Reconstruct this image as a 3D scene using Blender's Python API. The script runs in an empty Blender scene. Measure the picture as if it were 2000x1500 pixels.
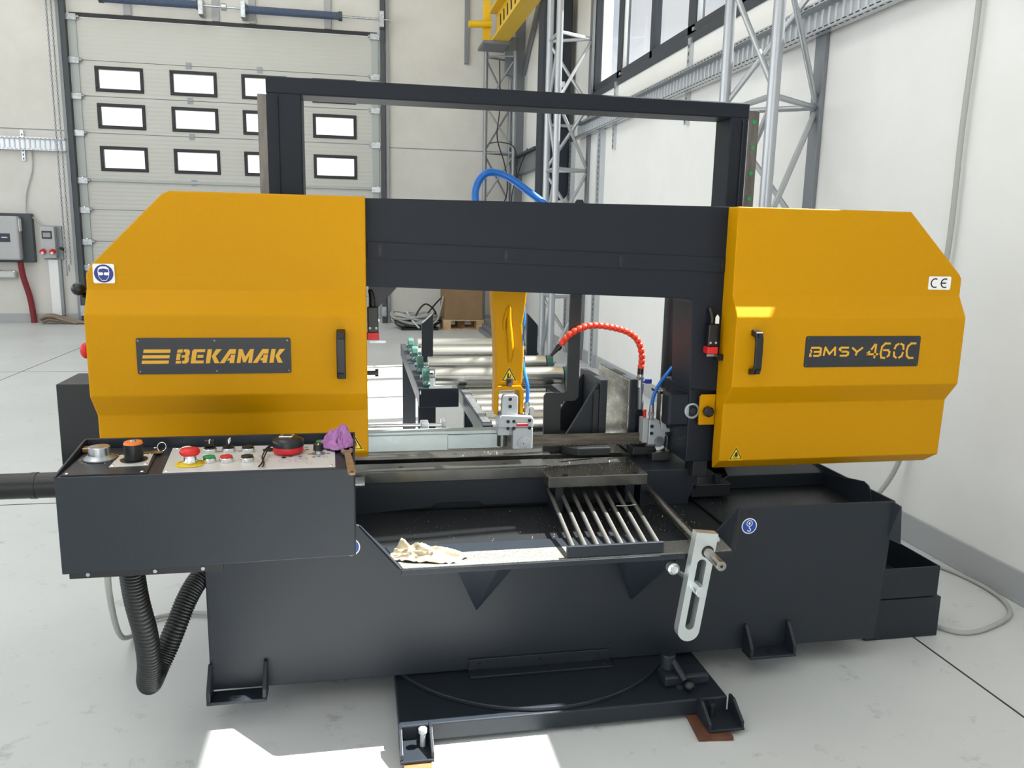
# Band saw in a bright workshop hall. Units are metres: X right along the saw, Y away from the camera, Z up.
import bpy, bmesh, math, random
from mathutils import Vector, Matrix, noise
random.seed(7)
PI = math.pi
sc = bpy.context.scene
COL = sc.collection

# ------------------------------------------------------------------ camera
cam_d = bpy.data.cameras.new('camera')
cam_d.sensor_width = 36.0
cam_d.lens = 28.06
cam_d.clip_end = 200
cam = bpy.data.objects.new('camera', cam_d)
COL.objects.link(cam)
cam.matrix_world = Matrix(((0.98208749, 0.01358769, -0.1879349, 0.0),
                           (-0.18726657, 0.18083443, -0.96552066, 0.0),
                           (0.02086591, 0.98341969, 0.18013976, 1.25),
                           (0, 0, 0, 1)))
sc.camera = cam

# ------------------------------------------------------------------ exposure
vs = sc.view_settings
vs.view_transform = 'Standard'
vs.look = 'None'
vs.exposure = -0.28
vs.gamma = 1.0
vs.use_curve_mapping = False

# ------------------------------------------------------------------ sky
world = bpy.data.worlds.new('sky')
sc.world = world
world.use_nodes = True
nt = world.node_tree
nt.nodes.clear()
wo = nt.nodes.new('ShaderNodeOutputWorld')
bg = nt.nodes.new('ShaderNodeBackground')
tc = nt.nodes.new('ShaderNodeTexCoord')
sep = nt.nodes.new('ShaderNodeSeparateXYZ')
nt.links.new(tc.outputs['Generated'], sep.inputs[0])
elev = nt.nodes.new('ShaderNodeMapRange')
elev.inputs['From Min'].default_value = 0.16
elev.inputs['From Max'].default_value = 0.24
nt.links.new(sep.outputs['Z'], elev.inputs['Value'])
cn = nt.nodes.new('ShaderNodeTexNoise')
cn.inputs['Scale'].default_value = 3.2
cn.inputs['Detail'].default_value = 6
nt.links.new(tc.outputs['Generated'], cn.inputs['Vector'])
cr = nt.nodes.new('ShaderNodeValToRGB')
cr.color_ramp.elements[0].position = 0.42
cr.color_ramp.elements[0].color = (0.58, 0.78, 0.98, 1)
cr.color_ramp.elements[1].position = 0.6
cr.color_ramp.elements[1].color = (1.0, 1.02, 1.05, 1)
nt.links.new(cn.outputs['Fac'], cr.inputs['Fac'])
mx = nt.nodes.new('ShaderNodeMix')
mx.data_type = 'RGBA'
nt.links.new(elev.outputs[0], mx.inputs[0])
mx.inputs[6].default_value = (1.5, 1.55, 1.6, 1)
nt.links.new(cr.outputs[0], mx.inputs[7])
nt.links.new(mx.outputs[2], bg.inputs['Color'])
bg.inputs['Strength'].default_value = 1.0
nt.links.new(bg.outputs[0], wo.inputs[0])

# ------------------------------------------------------------------ sun and added fill lamps
def add_light(name, kind, loc, direction, energy, color=(1, 1, 1), size=None, angle=None):
    d = bpy.data.lights.new(name, kind)
    d.energy = energy
    d.color = color
    if kind == 'AREA':
        d.shape = 'RECTANGLE'
        d.size, d.size_y = size
    if angle is not None:
        d.angle = angle
    o = bpy.data.objects.new(name, d)
    o.location = loc
    o.rotation_euler = Vector(direction).to_track_quat('-Z', 'Y').to_euler()
    COL.objects.link(o)
    return o

add_light('sun', 'SUN', (6, 2, 8), (-1.0, -0.11, -1.46), 33.0, (1.0, 0.975, 0.93), angle=0.009)
add_light('fill_side', 'AREA', (-8.6, 2.0, 3.4), (1, 0, -0.12), 325, (0.95, 0.98, 1.0), (14, 3.4))  # added fill lamp on the left, stands in for unseen side daylight
add_light('fill_behind', 'AREA', (-1.8, -6.6, 2.6), (0.2, 1, -0.05), 105, (0.97, 0.985, 1.0), (7, 4.2))  # added fill lamp behind the camera, brightens the front faces
add_light('fill_roof', 'AREA', (-2.5, 3.5, 6.6), (0, 0, -1), 300, (0.97, 0.99, 1.0), (3.0, 14))  # added overhead fill under the closed ceiling, no skylight is modelled

# ------------------------------------------------------------------ helpers
class MB:
    """Collects vertices and faces in world coordinates."""
    def __init__(s):
        s.v = []
        s.f = []

    def add(s, vs_, fs):
        n = len(s.v)
        s.v += [tuple(p) for p in vs_]
        s.f += [tuple(i + n for i in f) for f in fs]
        return s

    def box(s, x0, x1, y0, y1, z0, z1):
        return s.add([(x0, y0, z0), (x1, y0, z0), (x1, y1, z0), (x0, y1, z0), (x0, y0, z1), (x1, y0, z1), (x1, y1, z1), (x0, y1, z1)],
                     [(0, 3, 2, 1), (4, 5, 6, 7), (0, 1, 5, 4), (1, 2, 6, 5), (2, 3, 7, 6), (3, 0, 4, 7)])

    def hexa(s, p):
        """Eight corners: bottom four then top four."""
        return s.add(p, [(0, 3, 2, 1), (4, 5, 6, 7), (0, 1, 5, 4), (1, 2, 6, 5), (2, 3, 7, 6), (3, 0, 4, 7)])

    def prism(s, poly, axis, a, b):
        n = len(poly)
        def P(q, t):
            return (t, q[0], q[1]) if axis == 'x' else ((q[0], t, q[1]) if axis == 'y' else (q[0], q[1], t))
        return s.add([P(q, a) for q in poly] + [P(q, b) for q in poly],
                     [tuple(range(n)), tuple(range(2 * n - 1, n - 1, -1))] + [(i, i + n, (i + 1) % n + n, (i + 1) % n) for i in range(n)])

    def cyl(s, p0, p1, r, r1=None, n=16):
        return s.tube([p0, p1], r, n, rf=None if r1 is None else (lambda k, m: r if k == 0 else r1))

    def tube(s, path, r, n=8, rf=None, closed=False):
        path = [Vector(p) for p in path]
        m = len(path)
        t0 = (path[1] - path[0]).normalized()
        up = Vector((0, 0, 1)) if abs(t0.z) < 0.9 else Vector((0, 1, 0))
        u = t0.cross(up).normalized()
        base = len(s.v)
        for k in range(m):
            if closed:
                t = (path[(k + 1) % m] - path[k - 1]).normalized()
            else:
                t = (path[min(k + 1, m - 1)] - path[max(k - 1, 0)]).normalized()
            u = (u - t * u.dot(t)).normalized()
            w = t.cross(u)
            rr = r if rf is None else rf(k, m)
            for j in range(n):
                a = 2 * PI * j / n
                s.v.append(tuple(path[k] + (u * math.cos(a) + w * math.sin(a)) * rr))
        for k in range(m if closed else m - 1):
            k2 = (k + 1) % m
            for j in range(n):
                j2 = (j + 1) % n
                s.f.append((base + k * n + j, base + k * n + j2, base + k2 * n + j2, base + k2 * n + j))
        if not closed:
            s.f.append(tuple(base + j for j in range(n))[::-1])
            s.f.append(tuple(base + (m - 1) * n + j for j in range(n)))
        return s

    def lathe(s, c, axis, prof, n=24):
        """prof: list of (distance along the axis, radius)."""
        c = Vector(c)
        t = Vector(axis).normalized()
        return s.tube2(c, t, prof, n)

    def tube2(s, c, t, prof, n):
        up = Vector((0, 0, 1)) if abs(t.z) < 0.9 else Vector((0, 1, 0))
        u = t.cross(up).normalized()
        w = t.cross(u)
        base = len(s.v)
        for d, r in prof:
            for j in range(n):
                a = 2 * PI * j / n
                s.v.append(tuple(c + t * d + (u * math.cos(a) + w * math.sin(a)) * max(r, 1e-5)))
        for k in range(len(prof) - 1):
            for j in range(n):
                j2 = (j + 1) % n
                s.f.append((base + k * n + j, base + k * n + j2, base + (k + 1) * n + j2, base + (k + 1) * n + j))
        s.f.append(tuple(base + j for j in range(n))[::-1])
        s.f.append(tuple(base + (len(prof) - 1) * n + j for j in range(n)))
        return s

    def ball(s, c, r, n=16, m=10, sc_=(1, 1, 1)):
        base = len(s.v)
        for i in range(m + 1):
            th = PI * i / m
            for j in range(n):
                a = 2 * PI * j / n
                q = max(math.sin(th), 1e-4)
                s.v.append((c[0] + r * sc_[0] * q * math.cos(a), c[1] + r * sc_[1] * q * math.sin(a), c[2] + r * sc_[2] * math.cos(th)))
        for i in range(m):
            for j in range(n):
                j2 = (j + 1) % n
                s.f.append((base + i * n + j, base + i * n + j2, base + (i + 1) * n + j2, base + (i + 1) * n + j))
        return s

    def bar(s, p0, p1, w, h, up=(0, 0, 1)):
        p0, p1, up = Vector(p0), Vector(p1), Vector(up)
        t = (p1 - p0).normalized()
        a = t.cross(up).normalized() * (w / 2)
        b = a.cross(t).normalized() * (h / 2)
        return s.hexa([p0 - a - b, p0 + a - b, p1 + a - b, p1 - a - b, p0 - a + b, p0 + a + b, p1 + a + b, p1 - a + b])

    def plate(s, pts, t):
        """A flat polygon in space with a thickness, grown against its own normal."""
        pts = [Vector(p) for p in pts]
        nrm = (pts[1] - pts[0]).cross(pts[2] - pts[0]).normalized() * t
        n = len(pts)
        return s.add(pts + [p - nrm for p in pts], [tuple(range(n)), tuple(range(2 * n - 1, n - 1, -1))] + [(i, i + n, (i + 1) % n + n, (i + 1) % n) for i in range(n)])

    def mesh(s, off=(0, 0, 0), smooth=None):
        me = bpy.data.meshes.new('m')
        o = Vector(off)
        bm = bmesh.new()
        vv = [bm.verts.new(Vector(p) - o) for p in s.v]
        for f in s.f:
            try:
                bm.faces.new([vv[i] for i in f])
            except ValueError:
                pass
        bmesh.ops.recalc_face_normals(bm, faces=bm.faces)
        bm.to_mesh(me)
        bm.free()
        if smooth:
            me.polygons.foreach_set('use_smooth', [True] * len(me.polygons))
            me.set_sharp_from_angle(angle=math.radians(smooth))
        return me

    def build(s, name, mat, parent=None, bevel=0.0, smooth=None, seg=2):
        off = base_of(parent)
        me = s.mesh(off, smooth)
        me.name = name
        me.materials.append(MAT[mat])
        o = bpy.data.objects.new(name, me)
        COL.objects.link(o)
        o.parent = parent
        if bevel:
            m = o.modifiers.new('bevel', 'BEVEL')
            m.width = bevel
            m.segments = seg
            m.limit_method = 'ANGLE'
            m.angle_limit = math.radians(30)
        return o

def base_of(o):
    v = Vector((0, 0, 0))
    while o is not None:
        v += o.location
        o = o.parent
    return v

def thing(name, label, cat, loc=(0, 0, 0), group=None):
    o = bpy.data.objects.new(name, None)
    COL.objects.link(o)
    o.location = loc
    o.empty_display_size = 0.1
    return tag(o, label, cat, group)

def tag(o, label, cat, group=None):
    o['label'] = label
    o['category'] = cat
    if group:
        o['group'] = group
    return o

def struct(o, label=None, cat=None):
    o['kind'] = 'structure'
    if label:
        o['label'] = label
    if cat:
        o['category'] = cat
    return o

def dup(o, parent, delta):
    c = o.copy()
    COL.objects.link(c)
    c.parent = parent
    c.location = o.location + Vector(delta)
    return c

def bez(p, n=12, closed=False):
    """Catmull-Rom curve through the points."""
    p = [Vector(q) for q in p]
    out = []
    m = len(p)
    for i in range(m if closed else m - 1):
        if closed:
            a, b, c, d = p[i - 1], p[i], p[(i + 1) % m], p[(i + 2) % m]
        else:
            a, b, c, d = p[max(i - 1, 0)], p[i], p[i + 1], p[min(i + 2, m - 1)]
        for k in range(n):
            t = k / n
            out.append(0.5 * ((2 * b) + (c - a) * t + (2 * a - 5 * b + 4 * c - d) * t * t + (3 * b - a - 3 * c + d) * t ** 3))
    if not closed:
        out.append(p[-1])
    return out

def rrect(x0, x1, z0, z1, r, n=4):
    out = []
    for cx, cz, a0 in ((x1 - r, z1 - r, 0), (x0 + r, z1 - r, 90), (x0 + r, z0 + r, 180), (x1 - r, z0 + r, 270)):
        for k in range(n + 1):
            a = math.radians(a0 + 90 * k / n)
            out.append((cx + r * math.cos(a), cz + r * math.sin(a)))
    return out

def disc(cx, cz, r, n=24, sx=1.0):
    return [(cx + r * sx * math.cos(2 * PI * k / n), cz + r * math.sin(2 * PI * k / n)) for k in range(n)]

# ------------------------------------------------------------------ materials
MAT = {}

def lin(c):
    return tuple((x / 255 / 12.92) if x / 255 <= 0.04045 else ((x / 255 + 0.055) / 1.055) ** 2.4 for x in c)

def mat(name, rgb, rough=0.5, metal=0.0, bump=None, var=None, spec=0.5, aniso=None, coat=0.0, scratch=None):
    m = bpy.data.materials.new(name)
    m.use_nodes = True
    t = m.node_tree
    b = t.nodes['Principled BSDF']
    col = lin(rgb) + (1,)
    b.inputs['Base Color'].default_value = col
    b.inputs['Roughness'].default_value = rough
    b.inputs['Metallic'].default_value = metal
    b.inputs['Specular IOR Level'].default_value = spec
    if coat:
        b.inputs['Coat Weight'].default_value = coat
        b.inputs['Coat Roughness'].default_value = 0.15
    co = t.nodes.new('ShaderNodeTexCoord')
    src = co.outputs['Object']
    if aniso:
        mp = t.nodes.new('ShaderNodeMapping')
        mp.inputs['Scale'].default_value = aniso
        t.links.new(src, mp.inputs[0])
        src = mp.outputs[0]
    if bump:
        n = t.nodes.new('ShaderNodeTexNoise')
        n.inputs['Scale'].default_value = bump[0]
        n.inputs['Detail'].default_value = 3
        t.links.new(src, n.inputs['Vector'])
        bp = t.nodes.new('ShaderNodeBump')
        bp.inputs['Strength'].default_value = bump[1]
        bp.inputs['Distance'].default_value = bump[2] if len(bump) > 2 else 0.001
        t.links.new(n.outputs['Fac'], bp.inputs['Height'])
        t.links.new(bp.outputs[0], b.inputs['Normal'])
    if var:
        n = t.nodes.new('ShaderNodeTexNoise')
        n.inputs['Scale'].default_value = var[0]
        n.inputs['Detail'].default_value = 5
        n.inputs['Roughness'].default_value = 0.65
        t.links.new(src, n.inputs['Vector'])
        r = t.nodes.new('ShaderNodeValToRGB')
        r.color_ramp.elements[0].position = 0.35
        r.color_ramp.elements[1].position = 0.65
        r.color_ramp.elements[0].color = lin(var[1]) + (1,)
        r.color_ramp.elements[1].color = col
        t.links.new(n.outputs['Fac'], r.inputs['Fac'])
        t.links.new(r.outputs[0], b.inputs['Base Color'])
        if len(var) > 2:
            q = t.nodes.new('ShaderNodeMapRange')
            q.inputs['From Min'].default_value = 0.35
            q.inputs['From Max'].default_value = 0.65
            q.inputs['To Min'].default_value = var[2]
            q.inputs['To Max'].default_value = rough
            t.links.new(n.outputs['Fac'], q.inputs['Value'])
            t.links.new(q.outputs[0], b.inputs['Roughness'])
    MAT[name] = m
    return m

mat('yellow_paint', (196, 140, 0), 0.45, bump=(260, 0.22, 0.0012), spec=0.13)
mat('dark_paint', (34, 40, 47), 0.42, bump=(240, 0.3, 0.0014), spec=0.37)
mat('frame_paint', (23, 29, 38), 0.45, bump=(240, 0.22, 0.0012), spec=0.27)
mat('black_paint', (30, 32, 35), 0.4, bump=(200, 0.15), spec=0.45)
mat('black_plastic', (18, 18, 20), 0.35)
mat('rubber', (20, 21, 23), 0.42, spec=0.5)
mat('oily_steel', (122, 122, 118), 0.24, 0.85, var=(6, (98, 99, 97), 0.16))
mat('machined_steel', (182, 180, 172), 0.24, 0.95, bump=(40, 0.08), var=(12, (140, 138, 132), 0.34), aniso=(1, 1, 2))
mat('bar_steel', (122, 122, 119), 0.5, 0.75, bump=(160, 0.3))
mat('blade_steel', (122, 116, 106), 0.34, 0.9, var=(10, (86, 80, 74)), aniso=(1, 1, 9))
mat('galvanised', (186, 194, 194), 0.4, 0.75, var=(9, (168, 180, 182), 0.3))
mat('sunlit_dusty_paint', (128, 129, 125), 0.5, bump=(240, 0.3, 0.0014), var=(160, (92, 93, 92)), spec=0.4)  # dust-speckled paint, lightened to carry the sunlight on the apron front
mat('zinc', (196, 200, 204), 0.3, 0.9, var=(30, (160, 164, 168)))
mat('aluminium', (214, 220, 220), 0.3, 0.7, bump=(90, 0.06))
mat('cast_grey', (176, 182, 186), 0.45, 0.25, bump=(160, 0.12))
mat('chrome', (225, 225, 225), 0.12, 1.0)
mat('roller_steel', (206, 206, 200), 0.25, 0.95)
mat('rail_steel', (116, 110, 104), 0.35, 0.85, aniso=(6, 6, 1), var=(8, (92, 88, 84)))
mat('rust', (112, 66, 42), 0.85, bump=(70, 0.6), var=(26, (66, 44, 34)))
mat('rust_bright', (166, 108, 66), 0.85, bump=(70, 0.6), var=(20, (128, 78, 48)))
mat('red_plastic', (205, 30, 34), 0.4)
mat('orange_red', (226, 62, 38), 0.4)
mat('green_plastic', (16, 140, 70), 0.4)
mat('teal_paint', (62, 106, 94), 0.4, bump=(80, 0.2))
mat('green_dot', (30, 150, 80), 0.5)
mat('orange_plastic', (226, 120, 50), 0.45)
mat('blue_hose', (22, 108, 200), 0.35)
mat('blue_print', (40, 52, 130), 0.5)
mat('hook_blue', (24, 70, 160), 0.5)
mat('white_print', (238, 238, 236), 0.5)
mat('black_print', (16, 16, 18), 0.5)
mat('warn_yellow', (238, 205, 20), 0.5)
mat('letter_yellow', (222, 166, 40), 0.45)
mat('plate_dark', (34, 38, 44), 0.4, spec=0.5)
mat('panel_grey', (206, 206, 204), 0.4, 0.2)
mat('red_print', (200, 30, 40), 0.5)
mat('purple_cloth', (176, 122, 178), 0.9, bump=(300, 0.4), spec=0.2)
mat('rag_cloth', (204, 194, 172), 0.95, bump=(260, 0.5), var=(14, (170, 160, 136)), spec=0.1)
mat('brass', (170, 140, 96), 0.35, 0.85)
mat('wrench_steel', (182, 166, 132), 0.38, 0.7, var=(40, (150, 134, 106)))
mat('wall_panel', (234, 234, 232), 0.6, bump=(8, 0.03, 0.01), var=(1.2, (228, 228, 225)))
mat('wall_back', (214, 212, 206), 0.6, var=(1.0, (202, 200, 194)))
mat('ceiling_white', (225, 225, 222), 0.7)
mat('baseboard_grey', (168, 170, 172), 0.55)
mat('truss_paint', (176, 180, 184), 0.3, 0.55, bump=(60, 0.05))
mat('truss_shop', (142, 146, 150), 0.38, 0.45)
mat('post_grey', (128, 132, 138), 0.45, 0.3, bump=(30, 0.2))
mat('tray_zinc', (196, 200, 204), 0.32, 0.75)
mat('tray_slot', (52, 56, 60), 0.8)
mat('window_frame', (48, 54, 62), 0.45)
mat('frame_white', (206, 212, 216), 0.4)
mat('door_grey', (190, 190, 184), 0.5)
mat('door_frame_black', (30, 32, 34), 0.5)
mat('spring_blue', (84, 98, 122), 0.5, 0.0)
mat('cardboard', (146, 120, 92), 0.9, var=(5, (136, 111, 84)), spec=0.1)
mat('pallet_wood', (206, 176, 140), 0.85, var=(12, (180, 146, 108)), spec=0.15)
mat('cable_grey', (170, 170, 166), 0.6)
mat('cable_dark', (46, 44, 42), 0.6)
mat('rope', (148, 134, 118), 0.95)
mat('inverter_grey', (176, 178, 180), 0.45)
mat('inverter_dark', (66, 72, 76), 0.5)
mat('display_dark', (44, 48, 70), 0.3)
mat('pipe_red', (126, 34, 40), 0.5)
mat('duct_navy', (26, 34, 48), 0.6)
mat('crane_yellow', (232, 190, 24), 0.4)
mat('cap_grey', (168, 174, 172), 0.5, 0.2)
mat('white_plastic', (232, 232, 230), 0.4)
mat('chip', (205, 205, 200), 0.3, 0.9)
mat('outside_ground', (170, 168, 160), 0.9)

def floor_material():
    m = bpy.data.materials.new('floor_epoxy')
    m.use_nodes = True
    t = m.node_tree
    b = t.nodes['Principled BSDF']
    co = t.nodes.new('ShaderNodeTexCoord')
    n1 = t.nodes.new('ShaderNodeTexNoise')
    n1.inputs['Scale'].default_value = 0.9
    n1.inputs['Detail'].default_value = 6
    n2 = t.nodes.new('ShaderNodeTexNoise')
    n2.inputs['Scale'].default_value = 9
    n2.inputs['Detail'].default_value = 8
    n2.inputs['Roughness'].default_value = 0.75
    for n in (n1, n2):
        t.links.new(co.outputs['Object'], n.inputs['Vector'])
    r1 = t.nodes.new('ShaderNodeValToRGB')
    r1.color_ramp.elements[0].position = 0.3
    r1.color_ramp.elements[0].color = lin((196, 199, 199)) + (1,)
    r1.color_ramp.elements[1].position = 0.7
    r1.color_ramp.elements[1].color = lin((210, 212, 212)) + (1,)
    t.links.new(n1.outputs['Fac'], r1.inputs['Fac'])
    r2 = t.nodes.new('ShaderNodeValToRGB')
    r2.color_ramp.elements[0].position = 0.29
    r2.color_ramp.elements[0].color = lin((150, 150, 146)) + (1,)
    r2.color_ramp.elements[1].position = 0.42
    r2.color_ramp.elements[1].color = (1, 1, 1, 1)
    t.links.new(n2.outputs['Fac'], r2.inputs['Fac'])
    mm = t.nodes.new('ShaderNodeMix')
    mm.data_type = 'RGBA'
    mm.blend_type = 'MULTIPLY'
    mm.inputs[0].default_value = 0.5
    t.links.new(r1.outputs[0], mm.inputs[6])
    t.links.new(r2.outputs[0], mm.inputs[7])
    t.links.new(mm.outputs[2], b.inputs['Base Color'])
    q = t.nodes.new('ShaderNodeMapRange')
    q.inputs['To Min'].default_value = 0.28
    q.inputs['To Max'].default_value = 0.5
    t.links.new(n2.outputs['Fac'], q.inputs['Value'])
    t.links.new(q.outputs[0], b.inputs['Roughness'])
    b.inputs['Specular IOR Level'].default_value = 0.4
    MAT['floor_epoxy'] = m

floor_material()

def glass_material():
    m = bpy.data.materials.new('window_glass')
    m.use_nodes = True
    t = m.node_tree
    t.nodes.clear()
    o = t.nodes.new('ShaderNodeOutputMaterial')
    tr = t.nodes.new('ShaderNodeBsdfTransparent')
    tr.inputs['Color'].default_value = (0.96, 0.965, 0.97, 1)
    gl = t.nodes.new('ShaderNodeBsdfGlossy')
    gl.inputs['Roughness'].default_value = 0.02
    mi = t.nodes.new('ShaderNodeMixShader')
    mi.inputs[0].default_value = 0.06
    t.links.new(tr.outputs[0], mi.inputs[1])
    t.links.new(gl.outputs[0], mi.inputs[2])
    t.links.new(mi.outputs[0], o.inputs[0])
    MAT['window_glass'] = m

glass_material()

# ================================================================== THE HALL
WX, BY = 2.31, 11.7            # inner faces of the right wall and of the back wall
LX, FY, CZ = -9.0, -7.0, 6.8   # left wall, wall behind the camera, ceiling

fl = struct(MB().box(LX, WX + 0.2, FY, BY + 0.2, -0.12, 0.0).build('floor', 'floor_epoxy'), 'light grey coated concrete floor of the hall with sawn joints', 'floor')
g = MB()
for x in (1.758, -2.92, -7.5):
    g.box(x - 0.003, x + 0.003, FY, BY, -0.001, 0.0012)
for y in (3.857, 7.6, -0.4):
    g.box(LX, WX, y - 0.003, y + 0.003, -0.001, 0.0012)
g.build('floor_joint', 'tray_slot', fl)
struct(MB().box(LX, WX + 0.2, FY, BY + 0.2, CZ, CZ + 0.15).build('ceiling', 'ceiling_white'), 'white hall ceiling high above the saw', 'ceiling')
struct(MB().box(-60, 80, FY - 60, BY + 80, -0.35, -0.2).build('ground_outside', 'outside_ground'), 'pale ground outside the hall beyond the gate', 'ground')

# right wall with its strip window
WZ0, WZ1, WY0, WY1 = 2.66, 4.2, -4.83, 8.06
wr = MB()
wr.box(WX, WX + 0.2, FY, BY + 0.2, 0, WZ0)
wr.box(WX, WX + 0.2, FY, BY + 0.2, WZ1, CZ)
wr.box(WX, WX + 0.2, WY1, BY + 0.2, WZ0, WZ1)
wr.box(WX, WX + 0.2, FY, WY0, WZ0, WZ1)
wr = struct(wr.build('wall_right', 'wall_panel'), 'white sandwich panel wall on the right with a strip window', 'wall')
struct(MB().box(WX - 0.012, WX, FY, BY, 0.0, 0.12).build('baseboard_right', 'baseboard_grey', bevel=0.003), 'grey plinth strip along the foot of the right wall', 'baseboard')
# back wall with the sectional door opening
DX0, DX1, DZ = -3.56, 0.30, 3.9
wb = MB()
wb.box(LX, DX0, BY, BY + 0.2, 0, CZ)
wb.box(DX1, WX, BY, BY + 0.2, 0, CZ)
wb.box(DX0, DX1, BY, BY + 0.2, DZ + 0.05, CZ)
wb = struct(wb.build('wall_back', 'wall_back'), 'pale panel wall at the far end around the sectional door', 'wall')
for z, x0, x1 in ((2.455, 0.42, WX), (2.50, LX, DX0 - 0.1)):
    MB().box(x0, x1, BY - 0.003, BY, z - 0.006, z + 0.006).build('panel_joint', 'post_grey', wb)
bb = MB().box(LX, DX0 - 0.12, BY - 0.014, BY, 0, 0.12).box(DX1 + 0.12, WX, BY - 0.014, BY, 0, 0.12)
struct(bb.build('baseboard_back', 'baseboard_grey', bevel=0.003), 'grey plinth strip along the foot of the far wall', 'baseboard')
# left wall and the wall behind the camera, both with large openings that let the daylight in
wl = MB()
wl.box(LX - 0.2, LX, FY, BY + 0.2, 0, 1.6).box(LX - 0.2, LX, FY, BY + 0.2, 5.2, CZ).box(LX - 0.2, LX, 9.2, BY + 0.2, 1.6, 5.2).box(LX - 0.2, LX, FY, -5.2, 1.6, 5.2)
struct(wl.build('wall_left', 'wall_panel'), 'white panel wall on the left with a wide glazed band', 'wall')
wf = MB()
wf.box(LX, -5.6, FY - 0.2, FY, 0, CZ).box(1.6, WX, FY - 0.2, FY, 0, CZ).box(-5.6, 1.6, FY - 0.2, FY, 4.8, CZ)
struct(wf.build('wall_front', 'wall_panel'), 'white panel wall behind the viewer with an open gateway', 'wall')

# ------------------------------------------------------------------ strip window
w1 = bpy.data.objects.new('window_1', None)
COL.objects.link(w1)
w1.location = (WX, 2.0, WZ0)
struct(w1, 'anthracite framed strip window high in the right wall', 'window')
ft = 0.07
xa, xb = WX + 0.02, WX + 0.09
MB().box(xa, xb, WY0, WY1, WZ0, WZ0 + 0.09).build('bottom_rail', 'window_frame', w1, 0.004)
MB().box(xa, xb, WY0, WY1, WZ1 - 0.09, WZ1).build('top_rail', 'window_frame', w1, 0.004)
MB().box(WX - 0.012, WX + 0.03, WY0 - 0.05, WY1 + 0.05, WZ0 - 0.05, WZ0 + 0.012).build('window_sill', 'window_frame', w1, 0.003)
pm = None
y = WY1
k = 0
while y > WY0 + 0.3:
    w = 0.13 if k % 2 == 1 else 0.06
    MB().box(xa, xb, y - w / 2, y + w / 2, WZ0, WZ1).build('mullion', 'window_frame', w1, 0.004)
    pane = MB().box(WX + 0.05, WX + 0.056, y - 0.80, y, WZ0 + 0.05, WZ1 - 0.05).build('pane', 'window_glass', w1)
    if k % 2 == 1:
        MB().box(xa - 0.025, xa + 0.01, y - 0.10, y - 0.07, WZ0 + 0.03, WZ0 + 0.055).build('window_handle', 'zinc', w1, 0.003)
        MB().box(xa + 0.005, xa + 0.03, y - 0.115, y - 0.085, WZ0 + 0.09, WZ1 - 0.09).build('sash_edge', 'frame_white', w1)
    y -= 0.805
    k += 1

# ------------------------------------------------------------------ cable trays
def cable_tray(root, axis, a, b, wall, z0, z1, depth, sgn, pitch):
    """A perforated tray hung on the wall: base plate with pressed ribs, two slotted flanges."""
    def bx(m, u0, u1, d0, d1, h0, h1):
        lo, hi = sorted((wall + sgn * d0, wall + sgn * d1))
        if axis == 'y':
            m.box(lo, hi, u0, u1, h0, h1)
        else:
            m.box(u0, u1, lo, hi, h0, h1)
        return m
    bx(MB(), a, b, 0.03, 0.034, z0, z1).build('tray_base', 'tray_zinc', root)
    bx(MB(), a, b, 0.03, depth, z0 - 0.004, z0).build('tray_flange', 'tray_zinc', root)
    bx(MB(), a, b, 0.03, depth, z1, z1 + 0.004).build('tray_flange', 'tray_zinc', root)
    lip = MB()
    bx(lip, a, b, depth - 0.003, depth, z0, z0 + 0.016)
    bx(lip, a, b, depth - 0.003, depth, z1 - 0.016, z1)
    lip.build('tray_lip', 'tray_zinc', root)
    n = int((b - a) / pitch)
    base = None
    for i in range(n):
        u = a + (i + 0.5) * pitch
        d = (0, i * pitch, 0) if axis == 'y' else (i * pitch, 0, 0)
        if base is None:
            base = bx(MB(), u - 0.008, u + 0.008, 0.034, 0.039, z0 + 0.025, z1 - 0.025).build('tray_rib', 'frame_white', root)
        elif i < 290:
            dup(base, root, d)
    slot = MB()
    for i in range(int((b - a) / 0.05)):
        u = a + (i + 0.5) * 0.05
        for h in (z0 - 0.0045, z1 + 0.0005):
            bx(slot, u - 0.016, u + 0.016, depth - 0.022, depth - 0.012, h, h + 0.004)
        bx(slot, u - 0.016, u + 0.016, depth - 0.001, depth + 0.0006, z0 + 0.005, z0 + 0.011)
        bx(slot, u - 0.016, u + 0.016, depth - 0.001, depth + 0.0006, z1 - 0.011, z1 - 0.005)
    so = slot.build('slot_row', 'tray_slot', root)
    so['kind'] = 'stuff'

def strut_channel(root, axis, u, wall, sgn, z0, z1, w=0.041, d=0.028, name='strut_channel'):
    m = MB()
    lo, hi = sorted((wall, wall + sgn * d))
    m.box(lo, hi, u - w / 2, u + w / 2, z0, z1) if axis == 'y' else m.box(u - w / 2, u + w / 2, lo, hi, z0, z1)
    o = m.build(name, 'tray_zinc', root)
    s = MB()
    z = z0 + 0.025
    lo, hi = sorted((wall + sgn * (d - 0.002), wall + sgn * (d + 0.0008)))
    while z < z1 - 0.02:
        if axis == 'y':
            s.box(lo, hi, u - 0.007, u + 0.007, z - 0.012, z + 0.012)
        else:
            s.box(u - 0.007, u + 0.007, lo, hi, z - 0.012, z + 0.012)
        z += 0.05
    q = s.build('slot_row', 'tray_slot', o if root is not None else o)
    q['kind'] = 'stuff'
    return o

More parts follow.
